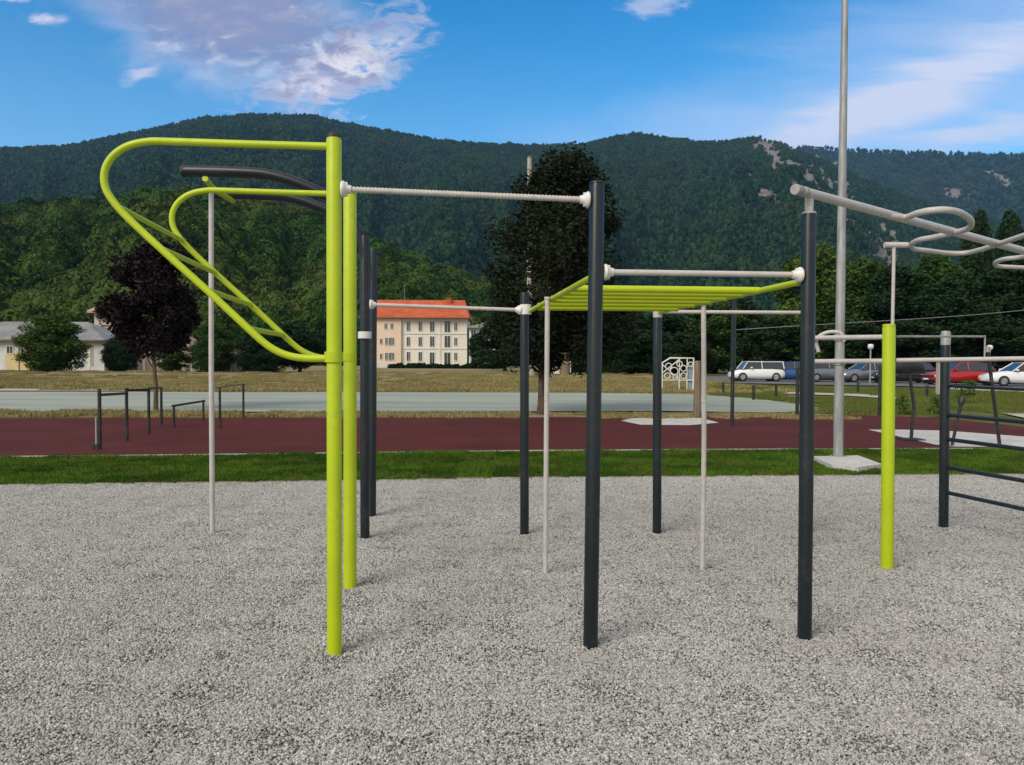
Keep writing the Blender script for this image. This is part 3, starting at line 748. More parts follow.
# long grey-roofed building on the left
YL = 104.0; zl = zg(YL)
def lx(px): return D(px,345,YL).x
def lz(py): return D(50,py,YL).z
root = tag(empty('farm_building', (lx(40),YL,zl)), 'long low pale building with a grey hipped roof at the left edge', 'building')
part(MB().box((lx(-60),YL,zl-1),(lx(104),YL+11,lz(340))), 'wall', M['greywall'], root)
part(MB().box((lx(5),YL-.03,zl),(lx(43),YL-.004,lz(352))), 'ochre_panel', M['yellowwall'], root)
part(hip(lx(-66),lx(107),YL-.8,YL+11.8,lz(339.5),lz(320),5.4), 'roof', M['greytile'], root)
part(MB().box((lx(-66),YL-.9,lz(341)),(lx(107),YL-.79,lz(339.7))), 'gutter', M['wood'], root)
window(root, lx(10), lz(350), .75, .9, YL); window(root, lx(-35), lz(350), .75, .9, YL)
window(root, lx(91.5), lz(355), .22, 2.6, YL, frame=.06, name='slot_window')
part(MB().tube([(lx(19),YL-.06,zl),(lx(19),YL-.06,lz(341))],.06,6), 'downpipe', M['wood'], root)
part(MB().box((lx(87),YL-.05,zl),(lx(90),YL-.006,lz(345))), 'door', M['trim'], root)
# ruined house
YR = 118.0
def rx(px): return D(px,345,YR).x
def rz_(py): return D(120,py,YR).z
root = tag(empty('ruined_house', (rx(110),YR,zg(YR))), 'small pinkish ruined house with a tiled gable behind the plum tree', 'building')
part(MB().box((rx(94.5),YR,-1),(rx(101),YR+5,rz_(311))).box((rx(101),YR+.4,-1),(rx(134),YR+5,rz_(322))).box((rx(101),YR+.1,rz_(325)),(rx(128),YR+.39,rz_(321))), 'wall', M['pinkwall'], root)
part(hip(rx(90),rx(107),YR-.8,YR+6,rz_(311),rz_(301),1.1,th=.3), 'roof', M['oldtile'], root)
for px in (108,116,124): window(root, rx(px), rz_(333), .7, 1.2, YR+.4)
root = tag(empty('tiled_cottage', (rx(185),112,zg(112))), 'low pale cottage with an old tiled roof behind the white board fence', 'building')
part(MB().box((rx(156),112,-1),(rx(205),119,rz_(345))).box((rx(222),113,-1),(rx(243),119,rz_(352))), 'wall', M['pinkwall'], root)
part(hip(rx(153),rx(208),111.3,119.7,rz_(345),rz_(331),3), 'roof', M['oldtile'], root)
ch = part(hip(rx(220),rx(245),112.4,119.6,rz_(352),rz_(346),2), 'annex_roof', M['oldtile'], root)
for px in (165,177,197): window(root, rx(px), rz_(352), .8, .9, 112)
# board fence
YF = 100.0; fx = lambda px: D(px,360,YF).x; fz = lambda py: D(215,py,YF).z
root = tag(empty('board_fence', (fx(215),YF,zg(YF))), 'white board fence below the green bushes on the left', 'fence')
mb = MB(); x = fx(190)
rnd = random.Random(4)
while x < fx(241):
    w_ = rnd.uniform(.35,.6); mb.box((x,YF,zg(YF)-.1),(x+w_-.04,YF+.04,fz(353.5)+rnd.uniform(-.12,.12))); x += w_
part(mb, 'boards', M['greywall'], root)
for px in (191,203,216,229,240): part(MB().box((fx(px)-.1,YF+.042,zg(YF)-.1),(fx(px)+.1,YF+.2,fz(352))), 'fence_post', M['trim'], root)
mb = MB(); rnd = random.Random(6)
for i in range(9):
    c = D(172+rnd.uniform(-4,18), 360, 101); r = rnd.uniform(.3,.75)
    peb(mb, c.x, 101+rnd.uniform(-1,1), zg(101)+r*.3, r, rnd)
tag(mb.build('rubble_heap', M['stone']), 'heap of pale rubble on the field edge left of the board fence', 'rubble heap')
root = tag(empty('field_post', G(146,368)), 'thin pale post at the field edge behind the plum tree', 'post')
p = D(144.5,368,99); part(MB().tube([(p.x,99,-.3),(p.x,99,D(144.5,346,99).z)],.16,8), 'shaft', M['palewood'], root)
part(MB().tube([(p.x,99,D(144.5,346,99).z),(p.x,99,D(144.5,345.5,99).z)],.2,8), 'cap', M['palewood'], root)
# pale sheds / containers in the field edge
def shed(px0,px1,pt,pb,Y,label):
    x0,x1 = D(px0,360,Y).x, D(px1,360,Y).x; z0, z1 = D(px0,pb,Y).z, D(px0,pt,Y).z
    r_ = tag(empty('garden_shed', ((x0+x1)/2,Y,z0)), label, 'shed', 'small pale sheds at the far field edge')
    part(MB().box((x0,Y,z0-.5),(x1,Y+2,z1-.25)), 'wall', M['trim'], r_)
    part(hip(x0-.15,x1+.15,Y-.2,Y+2.2,z1-.25,z1+.1,.5,th=.1), 'roof', M['greywall'], r_)
    for f in (.25,.7):
        window(r_, x0+(x1-x0)*f, (z0+z1)/2, (x1-x0)*.16, (z1-z0)*.4, Y, frame=.05)
shed(552,571,360.5,372,94,'low white shed at the far edge of the dry field, under the middle dark tree')
shed(534,541,348,361,96,'narrow tall pale shed left of the low white one, near the brown mast')
shed(632,640,363,371,97,'tiny pale shed between the two tall dark posts, at the hedge')

# wooden masts
for (pa, pb_, Y, r1, r0, mat, lb) in (((529.5,158),(530,371),80,.22,.55,M['palewood'],'tall straight wooden mast rising above the middle dark tree, the left one'),
                              ((559,163),(565,371),82,.25,.55,M['wood'],'tall leaning brown wooden mast rising above the middle dark tree, the right one')):
    A_ = D(*pa, Y); B_ = D(*pb_, Y); B_.z = zg(Y)-.2
    root = tag(empty('wooden_mast', B_), lb, 'mast', 'wooden masts behind the middle tree')
    part(MB().tube([B_, B_.lerp(A_,.3), B_.lerp(A_,.35), A_], [r0, r0*.9, r0*.55, r1], 12), 'shaft', mat, root)
    part(MB().tube([A_, A_+Vector((0,0,.18))], [r1*1.15, r1*.6], 12), 'top_cap', M['wood'], root)

# ------------------------------------------------------------ cars
def make_car(name, bodymat, kind, L_=4.3, W_=1.76, H_=1.46):
    root = empty(name, (0,0,0)); hw = W_/2; hl = L_/2
    # side profile stations: x, z_bottom, z_belt, half width
    st = [(-1,.42,.66,.72),(-.97,.30,.80,.84),(-.85,.24,.90,.95),(-.5,.20,.93,1.0),(0,.18,.93,1.0),(.35,.20,.92,1.0),(.55,.22,.86,.98),(.85,.24,.76,.93),(.97,.30,.64,.82),(1,.40,.56,.70)]
    if kind == 'sedan': st[1] = (-.97,.30,.86,.84); st[2] = (-.80,.24,.93,.95)
    mb = MB(); vs = []; fs = []
    for fx_, zb_, zt_, w_ in st:
        x = fx_*hl; zb2 = zb_*H_/1.46; z2 = zt_*H_/1.46; ww = w_*hw
        vs += [(x,-ww*.92,zb2),(x,-ww,zb2+(z2-zb2)*.35),(x,-ww*.97,zb2+(z2-zb2)*.75),(x,-ww*.86,z2),(x,0,z2+.03),(x,ww*.86,z2),(x,ww*.97,zb2+(z2-zb2)*.75),(x,ww,zb2+(z2-zb2)*.35),(x,ww*.92,zb2)]
    n = 9
    for i in range(len(st)-1):
        for k in range(n-1): fs.append((i*n+k,(i+1)*n+k,(i+1)*n+k+1,i*n+k+1))
        fs.append((i*n+8,(i+1)*n+8,(i+1)*n,i*n))
    fs.append(tuple(range(9))); fs.append(tuple(reversed(range((len(st)-1)*n, len(st)*n))))
    mb.add(vs, fs, True); body = mb.build('body', bodymat, root)
    zt_ = H_; zbelt = .92*H_/1.46
    if kind == 'van': q = [(-.93,zbelt),(-.90,zt_),(.42,zt_),(.62,zbelt)]
    elif kind == 'hatch': q = [(-.92,zbelt),(-.74,zt_-.06),(-.3,zt_),(.08,zt_-.03),(.45,zbelt-.02)]
    else: q = [(-.72,zbelt),(-.42,zt_-.05),(-.15,zt_),(.08,zt_-.04),(.42,zbelt-.02)]
    g = MB(); inn = .80*hw; out_ = .90*hw; vs = []
    for fx_, z in q:
        k = (z-zbelt)/(zt_-zbelt); w_ = out_+(inn*.86-out_)*max(0,k); vs += [(fx_*hl,-w_,z),(fx_*hl,w_,z)]
    m_ = len(q); fs = [(2*i,2*i+1,2*i+3,2*i+2) for i in range(m_-1)]
    fs += [tuple(2*i for i in range(m_)), tuple(2*i+1 for i in reversed(range(m_))), (0,1,2*m_-1,2*m_-2)]
    g.add(vs, fs); g.build('windows', M['glass'], root)
    r_ = MB(); tops = q[1:-1]; vs = []
    for fx_, z in tops: w_ = inn*.88; vs += [(fx_*hl*1.01,-w_,z+.012),(fx_*hl*1.01,w_,z+.012),(fx_*hl*1.01,-w_,z-.05),(fx_*hl*1.01,w_,z-.05)]
    m2 = len(tops); fs = []
    for i in range(m2-1):
        o = 4*i; fs += [(o,o+1,o+5,o+4),(o+2,o,o+4,o+6),(o+1,o+3,o+7,o+5)]
    fs += [(0,2,3,1),(4*m2-4,4*m2-3,4*m2-1,4*m2-2)]
    r_.add(vs, fs)
    for sy in (-1,1):                                  # pillars
        for (f0,z0_),(f1,z1_) in ((q[0],q[1]),(q[-1],q[-2])):
            r_.tube([(f0*hl,sy*out_,z0_),(f1*hl,sy*inn*.87,z1_)],.035,6)
        xm_ = -.1*hl; r_.tube([(xm_,sy*(out_+.004),zbelt),(xm_,sy*inn*.875,zt_-.02)],.03,6)
    r_.build('roof', bodymat, root)
    for sx_ in (-.62,.64):
        for sy in (-1,1):
            wx = sx_*hl; wy = sy*(hw-.09); ty = MB(); prof = [(.20,-.10),(.31,-.10),(.325,-.06),(.325,.06),(.31,.10),(.20,.10)]
            vs = []; ns = 20
            for r0_, y_ in prof:
                for k in range(ns): a_ = 2*math.pi*k/ns; vs.append((wx+r0_*math.cos(a_), wy+y_, .325+r0_*math.sin(a_)))
            fs = [(i*ns+k,i*ns+(k+1)%ns,(i+1)*ns+(k+1)%ns,(i+1)*ns+k) for i in range(5) for k in range(ns)]
            ty.add(vs, fs, True); wo = ty.build('wheel', M['tyre'], root)
            ri_ = MB().tube([(wx,wy-.07,.325),(wx,wy+.07,.325)],.20,16)
            for k in range(5): a_ = k*1.2566; ri_.tube([(wx,wy+sy*.08,.325),(wx+.19*math.cos(a_),wy+sy*.08,.325+.19*math.sin(a_))],.02,5)
            ri_.build('rim', M['rim'], wo)
    for sy in (-1,1):
        MB().box((hl*.90,sy*hw*.62-.14,.56*H_/1.46),(hl*.965,sy*hw*.62+.14,.66*H_/1.46)).build('headlight', M['lampglass'], root)
        MB().box((-hl*.985,sy*hw*.66-.12,.62),(-hl*.93,sy*hw*.66+.12,.76)).build('tail_lamp', M['taillamp'], root)
        MB().box((.30*hl,sy*hw*1.0-.02 if sy>0 else -hw*1.0-.12,.95),(.36*hl,sy*hw*1.0+.12 if sy>0 else -hw*1.0+.02,1.06)).build('wing_mirror', bodymat, root)
    MB().box((hl*.985,-.26,.33),(hl*1.012,.26,.43)).build('number_plate', M['car_white'], root)
    mb = MB(); mb.box((-hl*.9,-hw*.8,.12),(hl*.9,hw*.8,.24)); mb.build('underbody', M['tyre'], root)
    return root
def place(c, px, py, rz, label, cat='car'):
    p = G(px, py); c.location = (p.x, p.y, zg(p.y)+.035); c.rotation_euler.z = R(rz); tag(c, label, cat, 'cars parked before the tree belt')
place(make_car('parked_car', M['car_red'], 'hatch'), 958, 384.5, 183, 'red car parked on the far side beyond the dark wall bars')
place(make_car('parked_car', M['car_white'], 'sedan', 4.5), 1021, 386, 176, 'white car parked at the right edge of the view')
place(make_car('parked_car', M['car_dark'], 'hatch', 4.0), 903, 382.5, 170, 'dark blue-black car parked left of the red car')
place(make_car('parked_car', M['car_silver'], 'sedan', 4.4), 866, 381.5, 188, 'silver car parked behind the tall pale mast')
place(make_car('parked_car', M['car_silver'], 'hatch', 4.0, H_=1.6), 826, 381, 10, 'silver high-roofed car between the dark post and the tall mast')
place(make_car('parked_car', M['car_blue'], 'hatch', 4.2), 789, 380.5, 176, 'bright blue car parked left of the near right dark post')
place(make_car('parked_van', M['car_white'], 'van', 3.9, 1.7, 1.45), 756, 380.5, 182, 'white van parked beside the blue car, right of the slim lamp post', 'van')
def lot_lamp(px, pt, label):
    p = G(px, 383); z = D(px, pt, p.y).z; r_ = tag(empty('garden_lamp', p), label, 'lamp', 'small ball-topped lamps by the car park')
    part(MB().tube([p, (p.x,p.y,z-.35)],.05,8), 'pole', M['galv'], r_)
    part(MB().tube([(p.x,p.y,z-.36),(p.x,p.y,z-.3),(p.x,p.y,z-.15),(p.x,p.y,z-.02),(p.x,p.y,z)],[.08,.17,.2,.16,.05],12), 'globe', M['plastic'], r_)
lot_lamp(870,344,'small ball-topped lamp behind the silver cars, left of the near lime post')
lot_lamp(989,345,'small ball-topped lamp between the red car and the white car')

# white openwork frame
P0 = G(662,390); P1 = G(698,391); Yf = P0.y
root = tag(empty('openwork_frame', P0), 'white openwork metal frame of rings and bars beyond the road', 'metal frame')
w_ = P1.x-P0.x; h_ = 1.62; mb = MB()
mb.tube([(P0.x,Yf,0),(P0.x,Yf,h_*.85),(P0.x+w_*.25,Yf,h_),(P0.x+w_,Yf,h_),(P0.x+w_,Yf,0)],.045,8)
for k in (.55,.8): mb.tube([(P0.x+w_*k,Yf,0),(P0.x+w_*k,Yf,h_)],.03,8)
mb.tube([(P0.x,Yf,.5),(P0.x+w_,Yf,.5)],.03,8); mb.tube([(P0.x,Yf,.85),(P0.x+w_*.6,Yf,h_)],.03,8); mb.tube([(P0.x,Yf,h_*.8),(P0.x+w_*.55,Yf,.5)],.03,8)
part(mb, 'frame', M['plastic'], root)
for cx_, cz_, rr in ((.16,.72,.15),(.38,.95,.2),(.2,1.2,.16),(.55,1.32,.14),(.68,1.1,.15),(.68,.72,.15),(.9,1.3,.12),(.42,.66,.12)):
    pts = [(P0.x+w_*cx_+rr*math.cos(t*.524), Yf-.04, cz_+rr*math.sin(t*.524)) for t in range(13)]
    part(MB().tube(pts,.028,6,caps=False), 'ring', M['plastic'], root)
mp_ = paint('blue_grey_panel', (.22,.32,.36), .6)
part(MB().box((P0.x+w_*.80,Yf+.06,.02),(P0.x+w_*.99,Yf+.10,1.3)), 'panel', mp_, root)

# ------------------------------------------------------------ calisthenics rig
RIG = tag(empty('calisthenics_rig', G(590,645)), 'large lime, white and anthracite workout rig of joined posts and bars on the gravel', 'workout rig')
def post(root, top, bot, r, mat, name='post', label=None, cap=None, seg=24):
    B_ = G(*bot); T_ = D(top[0], top[1], B_.y)
    pts = [Vector((B_.x,B_.y,-.15)), B_.copy(), T_-Vector((0,0,.012)), T_]
    o = part(MB().tube(pts, [r,r,r,r*.93], seg), name, mat, root, label)
    if cap:
        sub(MB().tube([T_, T_+Vector((0,0,.006)), T_+Vector((0,0,.014))],[r*1.02,r*1.02,r*.8],seg), 'post_cap', cap, root, o)
    return B_, T_, o
gb1, gt1, gp1 = post(RIG, (334,138), (334.5,653), .040, M['lime'], label='lime post nearest the viewer', cap=M['cap'])
sub(MB().tube([gt1, gt1+Vector((0,0,.018)), gt1+Vector((.002,0,.026))],[.034,.034,.022],20), 'cap_insert', M['cap'], RIG, gp1)
gb2, gt2, gp2_ = post(RIG, (350,194), (350,587), .045, M['lime'], label='lime post behind the nearest one', cap=M['lime'])
cb, ct, co_ = post(RIG, (364.5,236), (365,538), .041, M['anthracite'])
db, dt, do_ = post(RIG, (373,249), (372,516), .041, M['anthracite'])
eb, et, eo_ = post(RIG, (597,184), (590.5,646), .041, M['anthracite'], cap=M['anthracite'])
fb, ft, fo_ = post(RIG, (524.5,294), (524.5,534), .040, M['anthracite'], cap=M['anthracite'])
gb, gt, go_ = post(RIG, (657.5,317.5), (657,533), .040, M['anthracite'])
hb_, ht, ho_ = post(RIG, (809,214), (804.5,638), .040, M['anthracite'], cap=M['galv'])
part(MB().tube([gt, gt+Vector((0,0,.065))], .042, 20), 'post_head', M['whitesteel'], RIG)
jb, jt, jo_ = post(RIG, (806,306), (806,533), .036, M['anthracite'])
# frames of the lime climber
FR = [(334,146.5),(240,143.8),(170,141.5),(148,141.5),(128,146),(113,156),(105,170),(105,186),(113,201),(130,220),(170,257),(210,293),(245,325.5),(262,341),(275,350),(290,356),(308,358.3),(334,358.3)]
def rel(p): q = D(p[0], p[1], gb1.y); return Vector((q.x-gb1.x, 0, q.z))
front = crv([gb1+rel(p) for p in FR], 5); rear = crv([Vector((gb2.x,gb2.y,0))+rel(p) for p in FR], 5)
part(MB().tube(front, .0195, 16), 'climber_frame', M['lime'], RIG)
part(MB().tube(rear, .0195, 16), 'climber_frame', M['lime'], RIG)
def frontat(px, py):
    q = Vector((D(px,py,gb1.y).x-gb1.x,0,D(px,py,gb1.y).z)); return q
for p in ((117,206),(160,248),(206,289.5),(248,328.5)):
    q = frontat(*p); a_ = Vector((gb1.x,gb1.y,0))+q; b_ = Vector((gb2.x,gb2.y,0))+q
    part(MB().tube([a_,b_], .0155, 12), 'climber_rung', M['lime'], RIG)
for g_, r_ in ((gb1,gp1),(gb2,gp2_)):
    for z in (1.6,):
        sub(MB().tube([Vector((g_.x,g_.y,z-.028)), Vector((g_.x,g_.y,z+.028))], .049, 24), 'collar', M['lime'], RIG, r_)
# curved anthracite arms
ARM = [(185,171),(215,171.5),(245,172.5),(265,174),(285,178.5),(305,185.5),(326,195.5),(342,208),(353,224),(361,242),(364.5,258),(364.8,275)]
def rela(p): q = D(p[0],p[1],cb.y); return Vector((q.x-cb.x,0,q.z))
for o_, ref in ((cb,None),(db,None)):
    pth = crv([Vector((o_.x,o_.y,0))+rela(p) for p in ARM], 5)
    ar = part(MB().tube(pth, [.049-.009*i/len(pth) for i in range(len(pth))], 18), 'curved_arm', M['anthracite'], RIG)
    s0 = pth[0]; dr = (pth[0]-pth[1]).normalized()
    sub(MB().tube([s0+dr*.0, s0+dr*.02, s0+dr*.035],[.053,.053,.038],18), 'arm_cap', M['cap'], RIG, ar)
q = rela((206,179)); a_ = Vector((cb.x,cb.y,0))+q; b_ = Vector((db.x,db.y,0))+q
part(MB().tube(crv([a_+Vector((0,-.02,0)), a_.lerp(b_,.3)+Vector((0,0,-.03)), b_],5), .026, 14), 'arm_link', M['lime'], RIG)
pb_ = G(212.5,533); m_ = a_.lerp(b_, (pb_.y-a_.y)/(b_.y-a_.y))
part(MB().tube([(pb_.x,pb_.y,-.1),(pb_.x,pb_.y,1.5),(m_.x,m_.y,m_.z-.03)], .0225, 16), 'support_pole', M['whitesteel'], RIG)
# bars with flanged clamps
def bar(root, A_, B_, r, mat, ribbed=False, clampA=True, clampB=True, name='pull_up_bar', rc=.045, label=None):
    A_, B_ = Vector(A_), Vector(B_); d = (B_-A_).normalized(); L_ = (B_-A_).length
    if ribbed:
        n = int(L_/.019); pts = [A_+d*(L_*i/(2*n)) for i in range(2*n+1)]; rs = [r*(1.18 if i%2 else .84) for i in range(2*n+1)]
        o = part(MB().tube(pts, rs, 14), name, mat, root, label)
    else: o = part(MB().tube([A_, A_.lerp(B_,.5), B_], r, 16), name, mat, root, label)
    for on, P_, s_ in ((clampA,A_,1),(clampB,B_,-1)):
        if on:
            c = MB().tube([P_+d*s_*t for t in (.0,.006,.014,.022,.03,.055)], [rc*.9,rc,rc,rc*.8,r*1.7,r*1.35], 20)
            for k in (-1,1):
                u = Vector((0,0,1)); c.tube([P_+u*k*rc*.62, P_+u*k*rc*.62+d*s_*.034], .011, 8)
            sub(c, 'clamp', M['plastic'], root, o)
    return o
dirx = lambda A_,B_: (Vector(B_)-Vector(A_)).normalized()
def on_post(base, px, py, other, r):
    """point on a post's skin, at the height seen at (px,py), facing `other`"""
    z = D(px,py,base.y).z; d = Vector((other.x-base.x, other.y-base.y, 0)).normalized(); return Vector((base.x,base.y,z))+d*r
# posts lean slightly in the photo only through the lens, so bars run from post axis to post axis
bar(RIG, on_post(gb1,344,189,eb,.040), on_post(Vector((et.x,et.y,0)),589,200,gb1,.041), .0155, M['whitesteel'], ribbed=True, label='ribbed white bar')
bar(RIG, on_post(Vector((et.x,et.y,0)),604,272,hb_,.041), on_post(Vector((ht.x,ht.y,0)),801,275,eb,.040), .0165, M['whitesteel'])
bar(RIG, on_post(cb,373,304.5,fb,.041), on_post(fb,520,310,cb,.04), .0165, M['whitesteel'])
bar(RIG, gt+Vector((.04,0,.052)), Vector((jt.x-.036, jt.y, gt.z+.052)), .0165, M['whitesteel'], clampA=False, clampB=False)
sub(MB().tube([Vector((cb.x,cb.y,D(358,335,cb.y).z-.03)), Vector((cb.x,cb.y,D(358,335,cb.y).z+.03))],.06,16), 'clamp_band', M['plastic'], RIG, co_)
fz_ = D(524,309.5,fb.y).z
sub(MB().tube([Vector((fb.x,fb.y,fz_-.045)), Vector((fb.x,fb.y,fz_+.045))],.05,16), 'clamp_band', M['plastic'], RIG, fo_)
# lime horizontal ladder between the four middle posts
zE = D(600,275.5,et.y).z
rl0 = Vector((et.x-.01,et.y+.05,zE)); rl1 = Vector((fb.x+.045,fb.y-.01,fz_-.01)); rr0 = Vector((ht.x-.02,ht.y+.05,D(800,281,ht.y).z)); rr1 = Vector((gt.x+.01,gt.y-.03,gt.z+.05))
part(MB().tube([rl0,rl0.lerp(rl1,.5),rl1], .019, 14), 'ladder_rail', M['lime'], RIG)
part(MB().tube([rr0,rr0.lerp(rr1,.5),rr1], .019, 14), 'ladder_rail', M['lime'], RIG)
for py in (288.6, 292.2, 295.8, 299.4, 303.0, 306.8):
    # depth at which the left rail shows at this row
    best = min((abs(project(rl0.lerp(rl1,t/200))[1]-py), t/200) for t in range(201))[1]
    a_ = rl0.lerp(rl1,best); t2 = min((abs(rr0.lerp(rr1,t/200).y-a_.y), t/200) for t in range(201))[1]; b_ = rr0.lerp(rr1,t2)
    part(MB().tube([a_,b_], .0235+.0012*(py-288)/3, 14), 'ladder_rung', M['lime'], RIG)
for bot, top, tt in (((545.5,573),(547.5,299),rl1),((702.5,570),(703.5,304),rr1)):
    B_ = G(*bot); T_ = D(*top, B_.y); o = part(MB().tube([(B_.x,B_.y,-.1),(B_.x,B_.y,1),T_], .0185, 14), 'support_pole', M['whitesteel'], RIG)
    sub(MB().tube([T_, T_+Vector((0,0,.015))], .024, 14), 'pole_cap', M['whitesteel'], RIG, o)
# white wave ladder above the right post
zw = D(809,194,ht.y).z
W = lambda px,py,dz=0: G(px,py,zw+dz)
w0 = W(796,189.5); w1 = W(1024,251); dW = (w1-w0).normalized(); w2 = w1+dW*1.9
mo = part(MB().tube([w0, w0+dW*.5, w1, w2], [.0255,.0265,.031,.031], 18), 'wave_ladder_beam', M['whitesteel'], RIG)
sub(MB().tube([w0-dW*.012, w0+dW*.05],.029,18), 'beam_end_cap', M['galv'], RIG, mo)
sub(MB().tube([w0+dW*.075, w0+dW*.11],.029,18), 'beam_sleeve', M['galv'], RIG, mo)
part(MB().tube([ht+Vector((0,0,-.02)), Vector((ht.x,ht.y,zw-.01))], .0235, 16), 'post_spigot', M['whitesteel'], RIG)
SER = [(889,216),(905,217.5),(918,213),(932,210.3),(948,210),(962,213.5),(971,221),(969,228),(957,232),(935,237),(919,240),(911.5,244.5),(914,249),(927,250.5),(947,253),(965,253),(981,249.5),(1000,243.5),(1024,235.5),(1045,229.5),(1062,231),(1064,240),(1045,249),(1024,256.5),(1005,259),(995.5,262.5),(998,266),(1012,267),(1040,268),(1065,266),(1090,258)]
part(MB().tube(crv([W(p[0],p[1],-.012) for p in SER],5), .0205, 14), 'wave_rail', M['whitesteel'], RIG)
wp = w2-dW*.2; part(MB().tube([(wp.x,wp.y,-.1),(wp.x,wp.y,zw-.02)], .047, 20), 'post', M['anthracite'], RIG)

# lime post station on the right
kb = G(887,568)
ST = tag(empty('bar_station', kb), 'short lime post with a thin T-shaped bar and low white bars, right of the rig', 'bar station')
kB, kT, ko = post(ST, (889,326), (887,568), .047, M['lime'], cap=M['lime'])
tz = D(893,245,kb.y).z; tx = D(893,300,kb.y).x
part(MB().tube([(tx,kb.y,kT.z-.05),(tx,kb.y,tz)], .0125, 12), 'slim_pole', M['whitesteel'], ST)
part(MB().tube([(D(884.5,243,kb.y).x,kb.y,tz),(D(907.5,243,kb.y).x,kb.y,tz)], .022, 12), 'cross_piece', M['whitesteel'], ST)
hp = Vector((D(806.5,450,6.7).x, 6.7, 0))
part(MB().tube([(hp.x,hp.y,-.1),(hp.x,hp.y,1.86)], .03, 16), 'post', M['galv'], ST)
bar(ST, Vector((hp.x,hp.y,D(815,338,hp.y).z)), Vector((kb.x-.04,kb.y,D(880,337,kb.y).z)), .019, M['whitesteel'], name='low_bar', clampB=False, rc=.05)
bar(ST, Vector((hp.x,hp.y,D(815,361.5,hp.y).z)), Vector((kb.x-.04,kb.y,D(880,361,kb.y).z)), .019, M['whitesteel'], name='low_bar', clampB=False, rc=.05)
part(MB().tube(crv([(hp.x+.08,hp.y-.02,1.66),(hp.x+.06,hp.y-.02,1.76),(hp.x+.14,hp.y-.02,1.82),(hp.x+.24,hp.y-.05,1.82),(hp.x+.28,hp.y-.05,1.75)],5), .016, 10), 'bent_grip', M['whitesteel'], ST)
e2 = Vector((D(1100,357,5.6).x, 5.6, D(1100,357.5,5.6).z))
bar(ST, Vector((kb.x+.04,kb.y,D(893,360.3,kb.y).z)), e2, .0165, M['whitesteel'], name='low_bar', clampB=False, clampA=False)
part(MB().tube([(e2.x,e2.y,-.1),(e2.x,e2.y,e2.z+.2)], .047, 18), 'post', M['anthracite'], ST)
e3 = D(985,336.5,kb.y+.5)
part(MB().tube([(kb.x+.04,kb.y,D(894,336.5,kb.y).z), e3], .0085, 8), 'thin_rod', M['galv'], ST)
part(MB().tube([e3+Vector((0,0,-.18)), e3+Vector((0,0,.01))], .007, 8), 'rod_hook', M['galv'], ST)

# wall bars
ib = G(943.5,527)
WB = tag(empty('wall_bars', ib), 'anthracite wall bars with dark rungs at the right edge of the gravel', 'wall bars')
iB, iT, io = post(WB, (945.5,345), (943.5,527), .043, M['anthracite'])
part(MB().tube([iT, (iT.x,iT.y,D(945.5,334,ib.y).z), (iT.x,iT.y,D(945.5,331,ib.y).z)], [.043,.045,.038], 20), 'post_head', M['galv'], WB)
ne = G(1024,527); Yn = ib.y/1.126; nX = D(1024,480,Yn).x; dI = Vector((nX-ib.x, Yn-ib.y, 0))
fe = Vector((ib.x,ib.y,0))+dI*1.75
for py, r_ in ((386,.014),(415,.019),(439,.019),(467,.019),(492,.019)):
    z = D(946,py,ib.y).z
    part(MB().tube([(ib.x,ib.y,z),(fe.x,fe.y,z)], r_, 12), 'rung', M['anthracite'], WB)
part(MB().tube([(fe.x,fe.y,-.1),(fe.x,fe.y,iT.z)], .043, 18), 'post', M['anthracite'], WB)

# ------------------------------------------------------------ tall mast with its pad
mbp = G(838,461)
LM = tag(empty('light_mast', mbp), 'tall pale steel mast on a concrete slab in the lawn, taller than the view', 'mast')
tpt = D(845,0,mbp.y); k = 11.5/tpt.z
topm = Vector((mbp.x+(tpt.x-mbp.x)*k, mbp.y, 11.5))
sh = part(MB().tube([mbp, mbp.lerp(topm,.3), mbp.lerp(topm,.6), topm], [.076,.066,.05,.036], 24), 'shaft', M['mast'], LM)
part(MB().tube([mbp+Vector((0,0,.03)), mbp+Vector((0,0,.05))], .16, 24), 'base_flange', M['galv'], LM)
for k_ in range(6): a_ = k_*1.047; mb = MB(); mb.tube([mbp+Vector((.125*math.cos(a_),.125*math.sin(a_),.045)), mbp+Vector((.125*math.cos(a_),.125*math.sin(a_),.085))], .016, 6); part(mb, 'anchor_bolt', M['galv'], LM)
mb = MB()
for py in (337.5, 361.5):
    z = D(838,py,mbp.y).z; c_ = mbp.lerp(topm, z/11.5); mb.tube([c_-Vector((0,0,.05)), c_+Vector((0,0,.05))], .092, 20); mb.box((c_.x-.03,c_.y-.13,z-.03),(c_.x+.03,c_.y-.08,z+.03))
part(mb, 'strap_band', M['galv'], LM)
part(MB().tube([topm, topm+Vector((0,0,.05))], [.04,.02], 16), 'top_cap', M['galv'], LM)
pd = [G(812,461),(G(858,460)),G(882,469),G(858,472.5),G(832,470)]
mb = MB(); n = len(pd); mb.add([(p.x,p.y,-.05) for p in pd]+[(p.x,p.y,.075) for p in pd], [tuple(range(n,2*n))]+[(i,(i+1)%n,n+(i+1)%n,n+i) for i in range(n)])
tag(mb.build('mast_pad', M['concrete']), 'pale concrete slab in the lawn around the foot of the tall mast', 'concrete slab')

